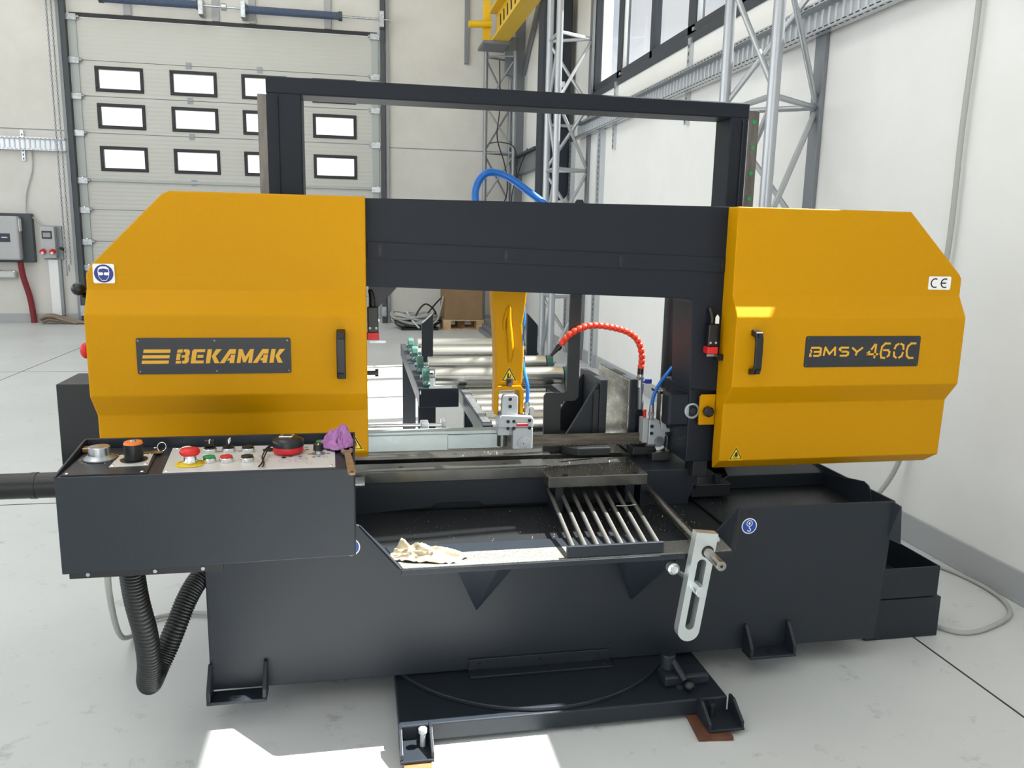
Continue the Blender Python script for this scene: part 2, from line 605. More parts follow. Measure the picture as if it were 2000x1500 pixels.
ct = thing('cable_tray', 'long galvanised perforated cable tray running under the strip window', 'cable tray', (WX, 4, 2.27))
cable_tray(ct, 'y', 1.6, 8.4, WX, 2.275, 2.415, 0.088, -1, 0.06)
for yy in (7.2, 5.55, 2.75):
    strut_channel(ct, 'y', yy, WX, -1, 2.06 if yy > 3 else 2.19, 2.64 if yy > 3 else 2.5, name='bracket')
ct2 = thing('cable_tray', 'short cable tray ending at the door track on the far wall', 'cable tray', (-4.1, BY, 2.2))
cable_tray(ct2, 'x', -5.6, -3.70, BY, 2.235, 2.39, 0.088, -1, 0.06)
strut_channel(ct2, 'x', -4.22, BY, -1, 2.10, 2.48, name='bracket')

# slotted posts beside the middle truss
for yy, lab in ((7.55, 'slotted galvanised strut post on the right wall, nearer of the pair'), (8.62, 'slotted galvanised strut post on the right wall, behind the middle truss')):
    p = thing('strut_post', lab, 'strut post', (WX, yy, 0), 'strut posts on the right wall')
    strut_channel(p, 'y', yy, WX, -1, 0.0, 2.27, w=0.10, d=0.05, name='channel')
    MB().box(WX - 0.03, WX, yy + 0.09, yy + 0.16, 0, 2.27).build('cover_strip', 'frame_white', p)

# ------------------------------------------------------------------ truss columns
def truss(label, A, B, F, z1, matn, nodes, r=0.03, rb=0.014, flange=True, loc=None):
    t = thing('truss_column', label, 'truss column', loc or (F[0], F[1], 0), 'lattice truss columns')
    def at_(p, z):
        return (p[0], p[1], z)
    for p in (A, B):
        MB().cyl(at_(p, 0.0), at_(p, z1), r, n=18).build('chord', matn, t, smooth=40)
        MB().cyl(at_(p, 0.0), at_(p, 0.012), r * 1.9, n=18).build('foot_plate', matn, t)
    if flange:
        MB().box(F[0] - 0.006, WX - 0.001, F[1] - 0.045, F[1] + 0.045, 0.0, z1).build('wall_flange', 'post_grey', t, 0.002)
    else:
        MB().cyl(at_(F, 0), at_(F, z1), r, n=14).build('chord', matn, t, smooth=40)
    h = 0.63
    Fx = (F[0] - 0.006, F[1]) if flange else F
    z = nodes - 2 * h * 3
    while z < z1:
        if z > 0.05:
            for p, q in ((A, B), (A, Fx), (B, Fx)):
                MB().cyl(at_(p, z), at_(q, z), rb, n=10).build('strut', matn, t, smooth=40)
        for p, q in ((A, Fx), (B, A), (Fx, B)):
            # q node level with the strut, p node half a panel away
            for dz in (-h, h):
                if z + dz > 0.02 and z + dz < z1 and z > 0.02:
                    MB().cyl(at_(q, z + (0.03 if dz > 0 else -0.03)), at_(p, z + dz), rb, n=10).build('brace', matn, t, smooth=40)
        z += 2 * h
    return t

truss('silver lattice truss column nearest the saw, under the strip window', (1.92, 3.62), (1.92, 4.14), (2.292, 3.87), 3.79, 'truss_paint', 1.93, 0.029, 0.0145)
truss('silver lattice truss column in the middle of the right wall', (1.92, 7.86), (1.92, 8.26), (2.292, 8.05), 3.79, 'truss_paint', 1.93, 0.034, 0.017)
truss('grey lattice truss column in the far corner below the crane rail', (1.755, 11.35), (2.13, 11.52), (2.13, 11.18), 3.72, 'truss_shop', 2.40, 0.03, 0.013, flange=False)

# ------------------------------------------------------------------ wall posts, beams, crane rail in the far corner
cr_ = thing('crane_rail', 'yellow crane rail beam with slotted web high in the far corner', 'crane rail', (1.95, 11.4, 3.75))
MB().box(1.66, 2.02, 11.0, 11.5, 3.76, 3.80).build('bearing_plate', 'post_grey', cr_, 0.004)
MB().box(1.88, 1.90, 2.4, 11.3, 3.84, 4.20).build('web', 'crane_yellow', cr_)
MB().box(1.78, 2.0, 2.4, 11.3, 3.80, 3.84).build('bottom_flange', 'crane_yellow', cr_, 0.003)
MB().box(1.78, 2.0, 2.4, 11.3, 4.20, 4.24).build('top_flange', 'crane_yellow', cr_, 0.003)
for i in range(34):
    yy = 10.9 - i * 0.25
    MB().prism([(yy, 3.90), (yy + 0.05, 3.90), (yy + 0.09, 4.12), (yy + 0.04, 4.12)], 'x', 1.872, 1.879).build('web_slot', 'tray_slot', cr_)
MB().box(1.70, 1.80, 11.28, 11.34, 3.86, 4.6).build('end_post', 'crane_yellow', cr_, 0.004)
MB().cyl((1.80, 11.25, 4.06), (1.50, 11.25, 4.04), 0.045, n=14).build('buffer', 'crane_yellow', cr_, smooth=40)
p = thing('steel_post', 'grey square steel post in the far corner behind the crane rail', 'post', (2.24, 11.5, 0))
MB().box(2.19, WX - 0.001, 11.42, 11.54, 0, CZ - 0.01).build('post', 'post_grey', p, 0.004)
MB().box(2.03, 2.19, 11.40, 11.46, 3.45, 3.95).build('gusset', 'post_grey', p, 0.003)
tag(MB().box(1.50, 1.56, BY - 0.05, BY - 0.001, 3.62, CZ - 0.01).build('down_pipe', 'post_grey', bevel=0.004), 'slim grey rail hanging down the far wall left of the crane rail', 'rail')

p = thing('wall_beam', 'grey horizontal wall beam below the dark window jamb in the far corner', 'beam', (2.28, 10.9, 2.1))
MB().box(2.22, WX - 0.001, 10.0, 11.36, 2.12, 2.34).build('web', 'post_grey', p, 0.003)
MB().box(2.16, WX - 0.001, 10.0, 11.36, 2.34, 2.37).build('top_flange', 'window_frame', p, 0.002)
tag(MB().box(2.24, WX - 0.001, 10.02, 10.16, 2.372, CZ - 0.01).build('window_jamb', 'window_frame', bevel=0.004), 'dark upright window jamb between corner and middle truss', 'jamb')
p = thing('gable_brace', 'grey diagonal wall brace beside the dark window jamb', 'brace', (2.29, 10.8, 3.5))
MB().bar((2.285, 11.38, 3.50), (2.285, 10.2, 4.35), 0.14, 0.03, (1, 0, 0)).build('flat_bar', 'post_grey', p)

# louvre grille under the beam
p = thing('louvre_grille', 'grey ventilation grille with fine slats near the far corner', 'grille', (2.29, 10.05, 1.4))
MB().box(2.27, WX - 0.001, 9.45, 10.4, 1.25, 2.10).build('grille_frame', 'post_grey', p, 0.003)
sl = None
for i in range(26):
    if sl is None:
        sl = MB().hexa([(2.262, 9.49, 1.285), (2.262, 10.36, 1.285), (2.27, 10.36, 1.285), (2.27, 9.49, 1.285), (2.268, 9.49, 1.303), (2.268, 10.36, 1.303), (2.272, 10.36, 1.303), (2.272, 9.49, 1.303)]).build('slat', 'truss_shop', p)
    else:
        dup(sl, p, (0, 0, 0.0305 * i))
# dark duct
d = thing('fabric_duct', 'dark navy upright air duct with rounded lower end behind the middle truss', 'duct', (2.12, 8.75, 1.62))
MB().prism(rrect(1.95, 2.255, 1.66, 3.79, 0.09), 'y', 8.65, 8.95).build('duct_body', 'duct_navy', d, 0.02)
MB().box(2.15, 2.185, 8.640, 8.652, 2.83, 2.89).build('sticker', 'white_print', d)
MB().box(1.99, WX - 0.001, 8.60, 8.62, 2.42, 2.45).build('clamp', 'zinc', d)
# dark cables drooping on the corner truss
for pts, lab in (([(1.92, 11.22, 3.6), (1.93, 11.2, 3.0), (1.9, 11.2, 2.6), (2.0, 11.16, 2.25), (2.05, 11.16, 1.9), (1.95, 11.2, 1.4), (1.92, 11.2, 0.0)], 'thin dark cable hanging inside the corner truss'),
                 ([(1.80, 11.24, 2.52), (1.95, 11.15, 2.53), (2.13, 11.11, 2.45), (2.16, 11.1, 2.1), (2.10, 11.1, 1.8), (2.13, 11.1, 1.3), (2.1, 11.1, 0.02)], 'thin dark cable looped over the corner truss strut'),
                 ([(2.2, 11.3, 2.30), (2.15, 11.02, 2.25), (2.13, 11.0, 1.95), (2.18, 10.98, 2.18), (2.2, 10.6, 2.4)], 'dark cable drooping from the grey wall beam')):
    tag(MB().tube(bez(pts, 8), 0.008, 6).build('cable', 'cable_dark', smooth=60), lab, 'cable')
# grey cable beside the right cover, then its coil on the floor
tag(MB().tube(bez([(2.28, 2.79, 3.4), (2.285, 2.80, 2.16), (2.285, 2.81, 1.7), (2.285, 2.81, 1.235), (2.285, 2.86, 0.7), (2.24, 2.95, 0.25), (2.0, 3.0, 0.02), (1.85, 3.05, 0.012)], 10), 0.0105, 8).build('power_cable', 'cable_grey', smooth=60), 'grey power cable running down the right wall behind the yellow cover', 'cable')
tag(MB().tube(bez([(1.76, 2.86, 0.0085), (1.95, 2.80, 0.009), (2.16, 2.70, 0.009), (2.255, 2.55, 0.009), (2.27, 2.35, 0.009), (2.20, 2.20, 0.009), (2.05, 2.12, 0.009), (1.93, 2.10, 0.009), (1.87, 2.17, 0.009), (1.851, 2.30, 0.012)], 10), 0.0075, 8).build('power_cable', 'cable_grey', smooth=60), 'grey cable looped on the floor beside the black chip bin', 'cable')
tag(MB().box(2.24, WX - 0.001, 2.42, 2.60, 2.14, 2.2).build('strut_bracket', 'tray_zinc', bevel=0.004), 'small galvanised bracket high on the right wall beside the cable', 'bracket')

# ------------------------------------------------------------------ sectional door
def door_material():
    m = MAT['door_grey']
    t = m.node_tree
    b = t.nodes['Principled BSDF']
    co = t.nodes.new('ShaderNodeTexCoord')
    w = t.nodes.new('ShaderNodeTexWave')
    w.bands_direction = 'Z'
    w.inputs['Scale'].default_value = 6.0
    bp = t.nodes.new('ShaderNodeBump')
    bp.inputs['Strength'].default_value = 0.35
    bp.inputs['Distance'].default_value = 0.006
    t.links.new(co.outputs['Object'], w.inputs['Vector'])
    t.links.new(w.outputs['Fac'], bp.inputs['Height'])
    t.links.new(bp.outputs[0], b.inputs['Normal'])
door_material()
dr = bpy.data.objects.new('door_1', None)
COL.objects.link(dr)
dr.location = (-1.63, BY, 0)
struct(dr, 'large grey sectional overhead door with rows of small windows', 'door')
seams = [3.905, 3.385, 2.945, 2.485, 1.885, 1.505, 1.09, 0.75, 0.38, 0.02]
wins = {1: (3.005, 3.322), 2: (2.545, 2.863), 3: (2.005, 2.325)}
wx = (-3.305, -2.392, -1.491, -0.576)
for i in range(len(seams) - 1):
    z1, z0 = seams[i] - 0.004, seams[i + 1] + 0.004
    m = MB()
    y0, y1 = BY + 0.0, BY + 0.045
    if i in wins:
        a, b = wins[i]
        m.box(DX0 + 0.02, DX1 - 0.02, y0, y1, b, z1).box(DX0 + 0.02, DX1 - 0.02, y0, y1, z0, a)
        xs = [DX0 + 0.02] + [v for x in wx for v in (x, x + 0.588)] + [DX1 - 0.02]
        for j in range(0, len(xs), 2):
            m.box(xs[j], xs[j + 1], y0, y1, a, b)
    else:
        m.box(DX0 + 0.02, DX1 - 0.02, y0, y1, z0, z1)
    pn = m.build('door_panel', 'door_grey', dr)
    MB().box(DX0 + 0.02, DX1 - 0.02, y0 + 0.012, y1, z0 - 0.01, z0).build('seam', 'post_grey', pn)
    if i in wins:
        a, b = wins[i]
        for x in wx:
            f = MB()
            x1 = x + 0.588
            t = 0.042
            f.box(x, x1, y0 - 0.014, y1, a, a + t).box(x, x1, y0 - 0.014, y1, b - t, b).box(x, x + t, y0 - 0.014, y1, a + t, b - t).box(x1 - t, x1, y0 - 0.014, y1, a + t, b - t)
            fo = f.build('window_frame', 'door_frame_black', dr, 0.006)
            MB().box(x + t, x1 - t, y0 + 0.01, y0 + 0.014, a + t, b - t).build('pane', 'window_glass', fo)
    if i > 0:
        for x in (-2.15, -1.25) if i != 4 else (-2.15,):
            MB().box(x - 0.035, x + 0.035, y0 - 0.006, y0, z1 - 0.035, z1 + 0.045).box(x - 0.03, x + 0.03, y0 - 0.012, y0, z1 - 0.005, z1 + 0.012).build('hinge', 'truss_shop', dr, 0.002)
    for x in (DX0 + 0.03, DX1 - 0.03):
        h = MB().box(x - 0.045, x + 0.045, y0 - 0.02, y0 - 0.001, z0 + 0.03, z1 - 0.02)
        h.build('end_cap', 'cap_grey', dr)
        MB().box(x - 0.06, x + 0.06, y0 - 0.05, y0 - 0.001, z1 - 0.045, z1 + 0.03).cyl((x - 0.09, y0 - 0.03, z1), (x + 0.09, y0 - 0.03, z1), 0.018, n=10).build('roller_hinge', 'zinc', dr)
MB().box(DX0 + 0.05, DX1 - 0.05, BY - 0.025, BY - 0.001, 1.87, 1.90)  .build('stiffener', 'cap_grey', dr, 0.003)
MB().box(DX0, DX1, BY - 0.015, BY - 0.001, 3.905, 3.955).build('top_seal', 'door_frame_black', dr)
for x, s in ((DX0 - 0.06, -1), (DX1 + 0.07, 1)):
    MB().box(x - 0.03, x + 0.03, BY - 0.09, BY - 0.001, 0.0, 4.5).build('door_track', 'inverter_dark', dr, 0.003)
    MB().box(x + s * 0.045, x + s * 0.085, BY - 0.05, BY - 0.001, 0, 4.5).build('track_angle', 'truss_shop', dr, 0.002)
    MB().box(x - 0.035, x + 0.03, BY - 0.12, BY - 0.091, 0.10, 0.24).build('bottom_bracket', 'zinc', dr, 0.003)
for x in (-2.86, -1.78, -1.32, -0.35):
    MB().box(x - 0.045, x + 0.045, BY - 0.03, BY - 0.001, 3.96, CZ - 0.01).build('lintel_post', 'baseboard_grey', dr, 0.003)
# springs above the door
ts = thing('torsion_spring', 'blue torsion spring above the door, longer one on the left', 'spring', (-2.3, 11.5, 4.12))
def spring(root, x0, x1, z):
    n = int((x1 - x0) / 0.012)
    MB().tube([(x0 + (x1 - x0) * k / (2 * n), 11.52, z) for k in range(2 * n + 1)], 0.045, 12, rf=lambda k, m: 0.052 if k % 2 else 0.047).build('coil', 'spring_blue', root, smooth=50)
    for x in (x0 - 0.02, x1 + 0.02):
        MB().cyl((x - 0.025, 11.52, z), (x + 0.025, 11.52, z), 0.06, n=16).build('spring_cone', 'inverter_dark', root, smooth=40)
spring(ts, -3.10, -1.98, 4.105)
ts2 = thing('torsion_spring', 'blue torsion spring above the door, shorter one on the right', 'spring', (-0.8, 11.5, 4.1))
spring(ts2, -1.36, -0.20, 4.09)
sh = thing('spring_shaft', 'thin steel shaft through the two blue springs above the door', 'shaft', (-1.5, 11.5, 4.1))
MB().cyl((-3.70, 11.52, 4.11), (0.48, 11.52, 4.085), 0.014, n=10).build('shaft', 'zinc', sh, smooth=40)
MB().cyl((-1.68, 11.52, 4.1), (-1.62, 11.52, 4.1), 0.045, n=14).build('coupling', 'zinc', sh, smooth=40)
for x in (-1.93, -1.41, 0.36):
    MB().box(x - 0.03, x + 0.03, 11.46, BY - 0.031, 3.98, 4.18).build('bearing_bracket', 'zinc', sh, 0.004)
# door chain
ch = thing('hand_chain', 'galvanised hand chain hanging in a long loop left of the door', 'chain', (-3.73, 11.5, 0.5))
for dx in (0.0, 0.055):
    m = MB()
    z = 4.2
    k = 0
    while z > 0.66 + dx:
        cx = -3.755 + dx * (1 if z > 0.8 else 0.5)
        a = (0.010, 0.0) if k % 2 else (0.0, 0.010)
        m.add([(cx - a[0] - 0.003, 11.5 - a[1] - 0.003, z), (cx + a[0] + 0.003, 11.5 - a[1] - 0.003, z), (cx + a[0] + 0.003, 11.5 + a[1] + 0.003, z), (cx - a[0] - 0.003, 11.5 + a[1] + 0.003, z),
               (cx - a[0] - 0.003, 11.5 - a[1] - 0.003, z - 0.028), (cx + a[0] + 0.003, 11.5 - a[1] - 0.003, z - 0.028), (cx + a[0] + 0.003, 11.5 + a[1] + 0.003, z - 0.028), (cx - a[0] - 0.003, 11.5 + a[1] + 0.003, z - 0.028)],
              [(0, 1, 2, 3), (7, 6, 5, 4), (0, 4, 5, 1), (1, 5, 6, 2), (2, 6, 7, 3), (3, 7, 4, 0)])
        z -= 0.03
        k += 1
    o = m.build('chain_run', 'truss_shop', ch)
    o['kind'] = 'stuff'
MB().cyl((-3.735, 11.47, 4.2), (-3.735, 11.56, 4.2), 0.09, n=18).build('chain_wheel', 'inverter_dark', ch, smooth=40)
MB().box(-3.79, -3.69, 11.53, 11.69, 4.15, 4.25).build('wheel_bracket', 'inverter_dark', ch)

# ------------------------------------------------------------------ things on the far left wall
iv = thing('solar_inverter', 'grey and black electrical inverter cabinet on the far wall', 'inverter', (-4.5, BY, 0.8))
MB().box(-4.95, -4.30, BY - 0.20, BY - 0.08, 0.83, 1.39).build('front_cover', 'inverter_grey', iv, 0.025, seg=4)
MB().box(-4.93, -4.17, BY - 0.08, BY - 0.001, 0.80, 1.43).build('heat_sink', 'inverter_dark', iv, 0.01)
MB().box(-4.93, -4.40, BY - 0.204, BY - 0.199, 1.06, 1.17).build('display', 'display_dark', iv, 0.003)
MB().box(-4.50, -4.43, BY - 0.206, BY - 0.2035, 1.115, 1.125).build('brand_mark', 'white_print', iv)
MB().prism(disc(-4.69, 1.30, 0.032, 20, 2.6), 'y', BY - 0.204, BY - 0.199).build('logo', 'red_print', iv)
MB().prism(disc(-4.69, 1.30, 0.022, 20, 2.9), 'y', BY - 0.2055, BY - 0.204).build('logo_field', 'white_print', iv)
MB().box(-4.292, -4.286, BY - 0.19, BY - 0.11, 1.2, 1.36).build('rating_label', 'white_print', iv)
mt = thing('switch_box', 'small grey electrical box with two red knobs on the far wall', 'electrical box', (-3.96, BY, 0.83))
MB().box(-4.08, -3.84, BY - 0.03, BY - 0.001, 0.84, 1.28).build('back_plate', 'truss_shop', mt, 0.004)
MB().box(-4.075, -3.90, BY - 0.12, BY - 0.03, 0.86, 1.27).build('housing', 'inverter_grey', mt, 0.01)
MB().box(-4.05, -3.93, BY - 0.125, BY - 0.119, 1.11, 1.21).build('meter_window', 'cable_dark', mt)
MB().box(-4.035, -3.945, BY - 0.127, BY - 0.1245, 1.13, 1.19).build('meter_face', 'truss_shop', mt)
for x in (-4.045, -3.93):
    MB().cyl((x, BY - 0.12, 0.95), (x, BY - 0.17, 0.94), 0.034, n=14).build('red_knob', 'red_plastic', mt, smooth=40)
    MB().cyl((x, BY - 0.165, 0.93), (x, BY - 0.176, 0.925), 0.018, n=12).build('knob_cap', 'white_print', mt)
MB().cyl((-3.86, BY - 0.05, 0.99), (-3.80, BY - 0.09, 0.97), 0.02, n=10).build('plug', 'cable_dark', mt)
cv = thing('conduit', 'white upright cable duct below the small electrical box', 'cable duct', (-3.97, BY, 0))
MB().box(-4.02, -3.905, BY - 0.06, BY - 0.001, 0.10, 0.84).build('duct_body', 'white_plastic', cv, 0.003)
MB().box(-3.905, -3.87, BY - 0.055, BY - 0.001, 0.10, 0.84).build('slotted_side', 'truss_shop', cv)
tag(MB().tube(bez([(-4.33, BY - 0.13, 0.80), (-4.32, BY - 0.10, 0.6), (-4.28, BY - 0.06, 0.35), (-4.26, BY - 0.05, 0.1), (-4.255, BY - 0.05, 0.0)], 8), 0.037, 10).build('red_pipe', 'pipe_red', smooth=60), 'dark red hose running from the inverter down to the floor', 'hose')
lm = thing('tube_lamp', 'short silver tube fitting on the far wall below the inverter', 'lamp', (-4.6, BY, 0.6))
MB().box(-4.95, -4.42, BY - 0.09, BY - 0.001, 0.59, 0.69).build('fitting', 'chrome', lm, 0.02)
MB().box(-4.625, -4.615, BY - 0.093, BY - 0.0005, 0.587, 0.693).build('joint_ring', 'cable_dark', lm)
tag(MB().tube(bez([(-4.12, BY - 0.02, 2.23), (-4.13, BY - 0.02, 2.0), (-4.22, BY - 0.02, 1.7), (-4.24, BY - 0.03, 1.5), (-4.22, BY - 0.06, 1.44), (-4.08, BY - 0.04, 1.29)], 8), 0.008, 6).build('cable', 'cable_grey', smooth=60), 'thin grey cable from the far tray down to the inverter', 'cable')
rp = thing('rope_bundle', 'tan rope bundle lying on the floor by the far wall', 'rope', (-3.9, 11.55, 0))
random.seed(3)
for k in range(16):
    a = random.uniform(-0.06, 0.06)
    y0 = 11.50 + random.uniform(-0.06, 0.08)
    z0 = 0.012 + 0.1 * random.random()
    MB().tube(bez([(-4.13 + random.uniform(-0.02, 0.05), y0, z0 * 0.7), (-4.0, y0 + a, 0.02 + z0), (-3.85, y0 - a * 0.6, 0.015 + z0 * 0.6), (-3.62 + random.uniform(-0.1, 0.1), y0 + a * 0.4, 0.014)], 6), 0.011, 6).build('strand', 'rope', rp, smooth=60)

# ------------------------------------------------------------------ carton on a pallet, coiled hoses
bx_ = thing('cardboard_box', 'brown cardboard carton standing on a pale wooden pallet', 'carton', (1.43, 11.0, 0.13))
MB().box(1.14, 1.66, 10.74, 11.28, 0.145, 1.0).build('carton_body', 'cardboard', bx_, 0.006)
MB().box(1.395, 1.405, 10.738, 10.7402, 0.62, 1.0).build('flap_seam', 'cable_dark', bx_)
MB().box(1.25, 1.45, 10.737, 10.7395, 0.60, 0.615).build('tape_mark', 'cable_dark', bx_)
pa = thing('pallet', 'pale wooden pallet under the cardboard carton', 'pallet', (1.42, 11.0, 0))
for y0 in (10.73, 10.97, 11.2):
    MB().box(1.13, 1.68, y0, y0 + 0.10, 0.125, 0.143).build('deck_board', 'pallet_wood', pa, 0.002)
    MB().box(1.13, 1.68, y0, y0 + 0.10, 0.0, 0.02).build('bottom_board', 'pallet_wood', pa, 0.002)
    for x0 in (1.13, 1.35, 1.58):
        if x0 != 1.35 or y0 > 10.8:
            MB().box(x0, x0 + 0.10, y0, y0 + 0.10, 0.02, 0.125).build('block', 'pallet_wood', pa, 0.002)
tag(MB().box(0.56, 1.06, 10.72, 11.2, 0.0, 0.03).build('floor_mat', 'black_plastic', bevel=0.004), 'flat black sheet on the floor under the coiled hoses', 'mat')
hc = thing('hose_coil', 'heap of coiled pale grey hoses on a black sheet by the carton', 'hose coil', (0.82, 11.0, 0.03))
random.seed(11)
for k in range(20):
    r = random.uniform(0.22, 0.30)
    cx, cy = 0.77 + random.uniform(-0.05, 0.04), 11.0 + random.uniform(-0.05, 0.05)
    z = 0.045 + 0.02 * (k % 6)
    ph = random.random() * 6
    pts = [(cx + r * 1.05 * math.cos(a * PI / 8), cy + r * 0.72 * math.sin(a * PI / 8), z + 0.035 * math.sin(a * PI / 4 + ph) + 0.03) for a in range(16)]
    MB().tube(bez(pts, 4, True), 0.015, 6, closed=True).build('hose_loop', 'cable_grey' if k % 6 else 'cable_dark', hc, smooth=60)
for q, mt_ in (([(0.75, 10.82, 0.06), (0.78, 10.84, 0.22), (0.9, 10.9, 0.34), (1.03, 10.93, 0.24), (1.04, 10.95, 0.1)], 'cable_dark'),
               ([(0.95, 10.8, 0.06), (1.05, 10.78, 0.14), (1.10, 10.72, 0.34), (1.12, 10.70, 0.46)], 'cable_grey'),
               ([(0.9, 10.95, 0.16), (1.0, 10.9, 0.30), (1.08, 10.74, 0.42), (1.11, 10.71, 0.44)], 'cable_dark'),
               ([(0.64, 10.95, 0.24), (0.72, 10.8, 0.12), (0.80, 10.7, 0.035)], 'frame_white')):
    MB().tube(bez(q, 8), 0.012, 6).build('hose_end', mt_, hc, smooth=60)
# grey profiles lying along the right wall
pr_ = thing('steel_profile', 'bundle of grey steel profiles lying on the floor along the right wall', 'steel profiles', (1.85, 9.6, 0))
for i, (x, z) in enumerate(((1.62, 0.03), (1.70, 0.03), (1.78, 0.03), (1.66, 0.09), (1.74, 0.09), (1.70, 0.15))):
    MB().box(x - 0.03, x + 0.03, 8.7, 10.6, z - 0.029, z + 0.029).build('profile', 'post_grey', pr_, 0.004)

# ================================================================== THE BAND SAW
saw = thing('band_saw', 'large yellow and anthracite double column band saw with open cutting area', 'band saw', (0.6, 2.4, 0))

# ------------------------------------------------------------------ swivel base on the floor
sb = MB().box(0.085, 0.955, 1.80, 2.72, 0.012, 0.058).build('swivel_base', 'dark_paint', saw, 0.004)
MB().cyl((0.485, 2.25, 0.0585), (0.485, 2.25, 0.0695), 0.443, n=96).build('turntable_disc', 'dark_paint', saw, 0.002, smooth=40)
for x0, x1, flip in ((0.083, 0.165, 1), (0.868, 0.965, -1)):
    f = MB().box(x0, x1, 1.715, 1.80, 0.012, 0.020).build('levelling_foot', 'dark_paint', saw, 0.002)
    for xx in (x0, x1 - 0.008):
        MB().prism([(1.80, 0.02), (1.80, 0.066), (1.775, 0.066), (1.72, 0.034), (1.72, 0.02)], 'x', xx, xx + 0.008).build('side_plate', 'dark_paint', f, 0.0015)
    bx0 = x0 + (0.058 if flip > 0 else 0.03)
    MB().cyl((bx0, 1.772, 0.02), (bx0, 1.772, 0.056), 0.007, n=12).build('levelling_bolt', 'cast_grey' if flip > 0 else 'black_paint', f, smooth=40)
    MB().cyl((bx0, 1.772, 0.056), (bx0, 1.772, 0.066), 0.0105, n=12).build('bolt_head', 'cast_grey' if flip > 0 else 'black_paint', f, smooth=40)
# angle bar that bolts the body to the disc
an = MB().box(0.285, 0.69, 2.000, 2.009, 0.07, 0.108).box(0.285, 0.69, 1.965, 2.0, 0.0705, 0.077).build('angle_bar', 'dark_paint', saw, 0.0015)
for x in (0.315, 0.487, 0.655):
    MB().cyl((x, 1.996, 0.092), (x, 2.001, 0.092), 0.006, n=10).build('bolt', 'black_paint', an)
    MB().cyl((x + 0.012, 1.98, 0.076), (x + 0.012, 1.98, 0.081), 0.006, n=10).build('bolt', 'black_paint', an)
# swivel clamp with lever
cl = MB().box(0.80, 0.93, 1.86, 1.92, 0.0585, 0.092).build('swivel_clamp', 'dark_paint', saw, 0.008)
MB().cyl((0.825, 1.905, 0.092), (0.825, 1.905, 0.135), 0.020, n=18).build('clamp_boss', 'dark_paint', cl, 0.003, smooth=40)
MB().cyl((0.835, 1.893, 0.118), (0.852, 1.845, 0.085), 0.009, n=12).build('clamp_lever', 'dark_paint', cl, smooth=40)
MB().cyl((0.846, 1.86, 0.0585), (0.846, 1.86, 0.07), 0.014, n=14).build('clamp_washer', 'dark_paint', cl)
MB().ball((0.858, 1.832, 0.078), 0.0155).build('lever_knob', 'black_plastic', cl, smooth=80)

# ------------------------------------------------------------------ base body
body = MB().box(-0.388, 1.535, 2.02, 2.75, 0.075, 0.40).build('base_body', 'dark_paint', saw, 0.003)
fp = [(-0.39, 0.075), (1.533, 0.07), (1.552, 0.505), (1.062, 0.508), (1.048, 0.498), (0.985, 0.430), (0.066, 0.430), (-0.002, 0.505), (-0.015, 0.511), (-0.39, 0.512)]
MB().prism(fp, 'y', 2.008, 2.018).build('front_panel', 'dark_paint', body, 0.0025)
MB().box(-0.389, -0.381, 2.019, 2.75, 0.40, 0.512).build('side_panel', 'dark_paint', body)
MB().hexa([(1.535, 2.012, 0.075), (1.541, 2.012, 0.075), (1.541, 2.75, 0.075), (1.535, 2.75, 0.075), (1.553, 2.012, 0.505), (1.559, 2.012, 0.505), (1.559, 2.75, 0.505), (1.553, 2.75, 0.505)]).build('side_panel', 'dark_paint', body)
MB().plate([(1.553, 2.012, 0.505), (1.562, 1.985, 0.497), (1.572, 1.985, 0.38), (1.549, 2.012, 0.39)], 0.006).build('corner_flap', 'dark_paint', body, 0.0015)
# chip tray: floor, sloped sides and front lip
tr = MB().box(-0.38, 1.04, 2.02, 2.31, 0.425, 0.433).build('chip_tray', 'black_paint', saw)
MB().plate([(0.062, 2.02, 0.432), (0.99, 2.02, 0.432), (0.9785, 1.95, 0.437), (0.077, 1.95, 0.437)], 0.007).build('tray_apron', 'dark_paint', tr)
MB().plate([(0.077, 1.95, 0.437), (0.9785, 1.95, 0.437), (0.962, 1.85, 0.444), (0.098, 1.85, 0.444)], 0.007).build('sunlit_apron', 'sunlit_dusty_paint', tr, 0.0015)  # dusty front half, sunlight painted into its colour up to the shade edge
MB().plate([(-0.006, 2.012, 0.509), (0.092, 1.85, 0.452), (0.105, 1.85, 0.443), (0.066, 2.02, 0.431)], 0.006).build('tray_side', 'dark_paint', tr, 0.0015)
MB().plate([(1.058, 2.012, 0.507), (0.990, 2.02, 0.431), (0.957, 1.85, 0.443), (0.968, 1.85, 0.452)], 0.006).build('tray_side', 'dark_paint', tr, 0.0015)
MB().box(0.094, 0.965, 1.8465, 1.852, 0.433, 0.447).build('tray_lip', 'dark_paint', tr, 0.0015)
MB().box(1.04, 1.545, 2.019, 2.75, 0.436, 0.442).build('side_deck', 'black_paint', tr)
for x0, x1, xm, xt in ((0.232, 0.382, 0.335, 0.305), (0.672, 0.828, 0.775, 0.747)):
    MB().add([(x0, 1.868, 0.433), (x1, 1.868, 0.433), (x0, 2.008, 0.433), (x1, 2.008, 0.433), (xt, 2.0075, 0.247), (xm, 1.855, 0.433)],
             [(0, 5, 4), (5, 1, 4), (0, 4, 2), (1, 3, 4), (2, 4, 3), (0, 2, 3, 1, 5)]).build('tray_gusset', 'dark_paint', tr, 0.002)
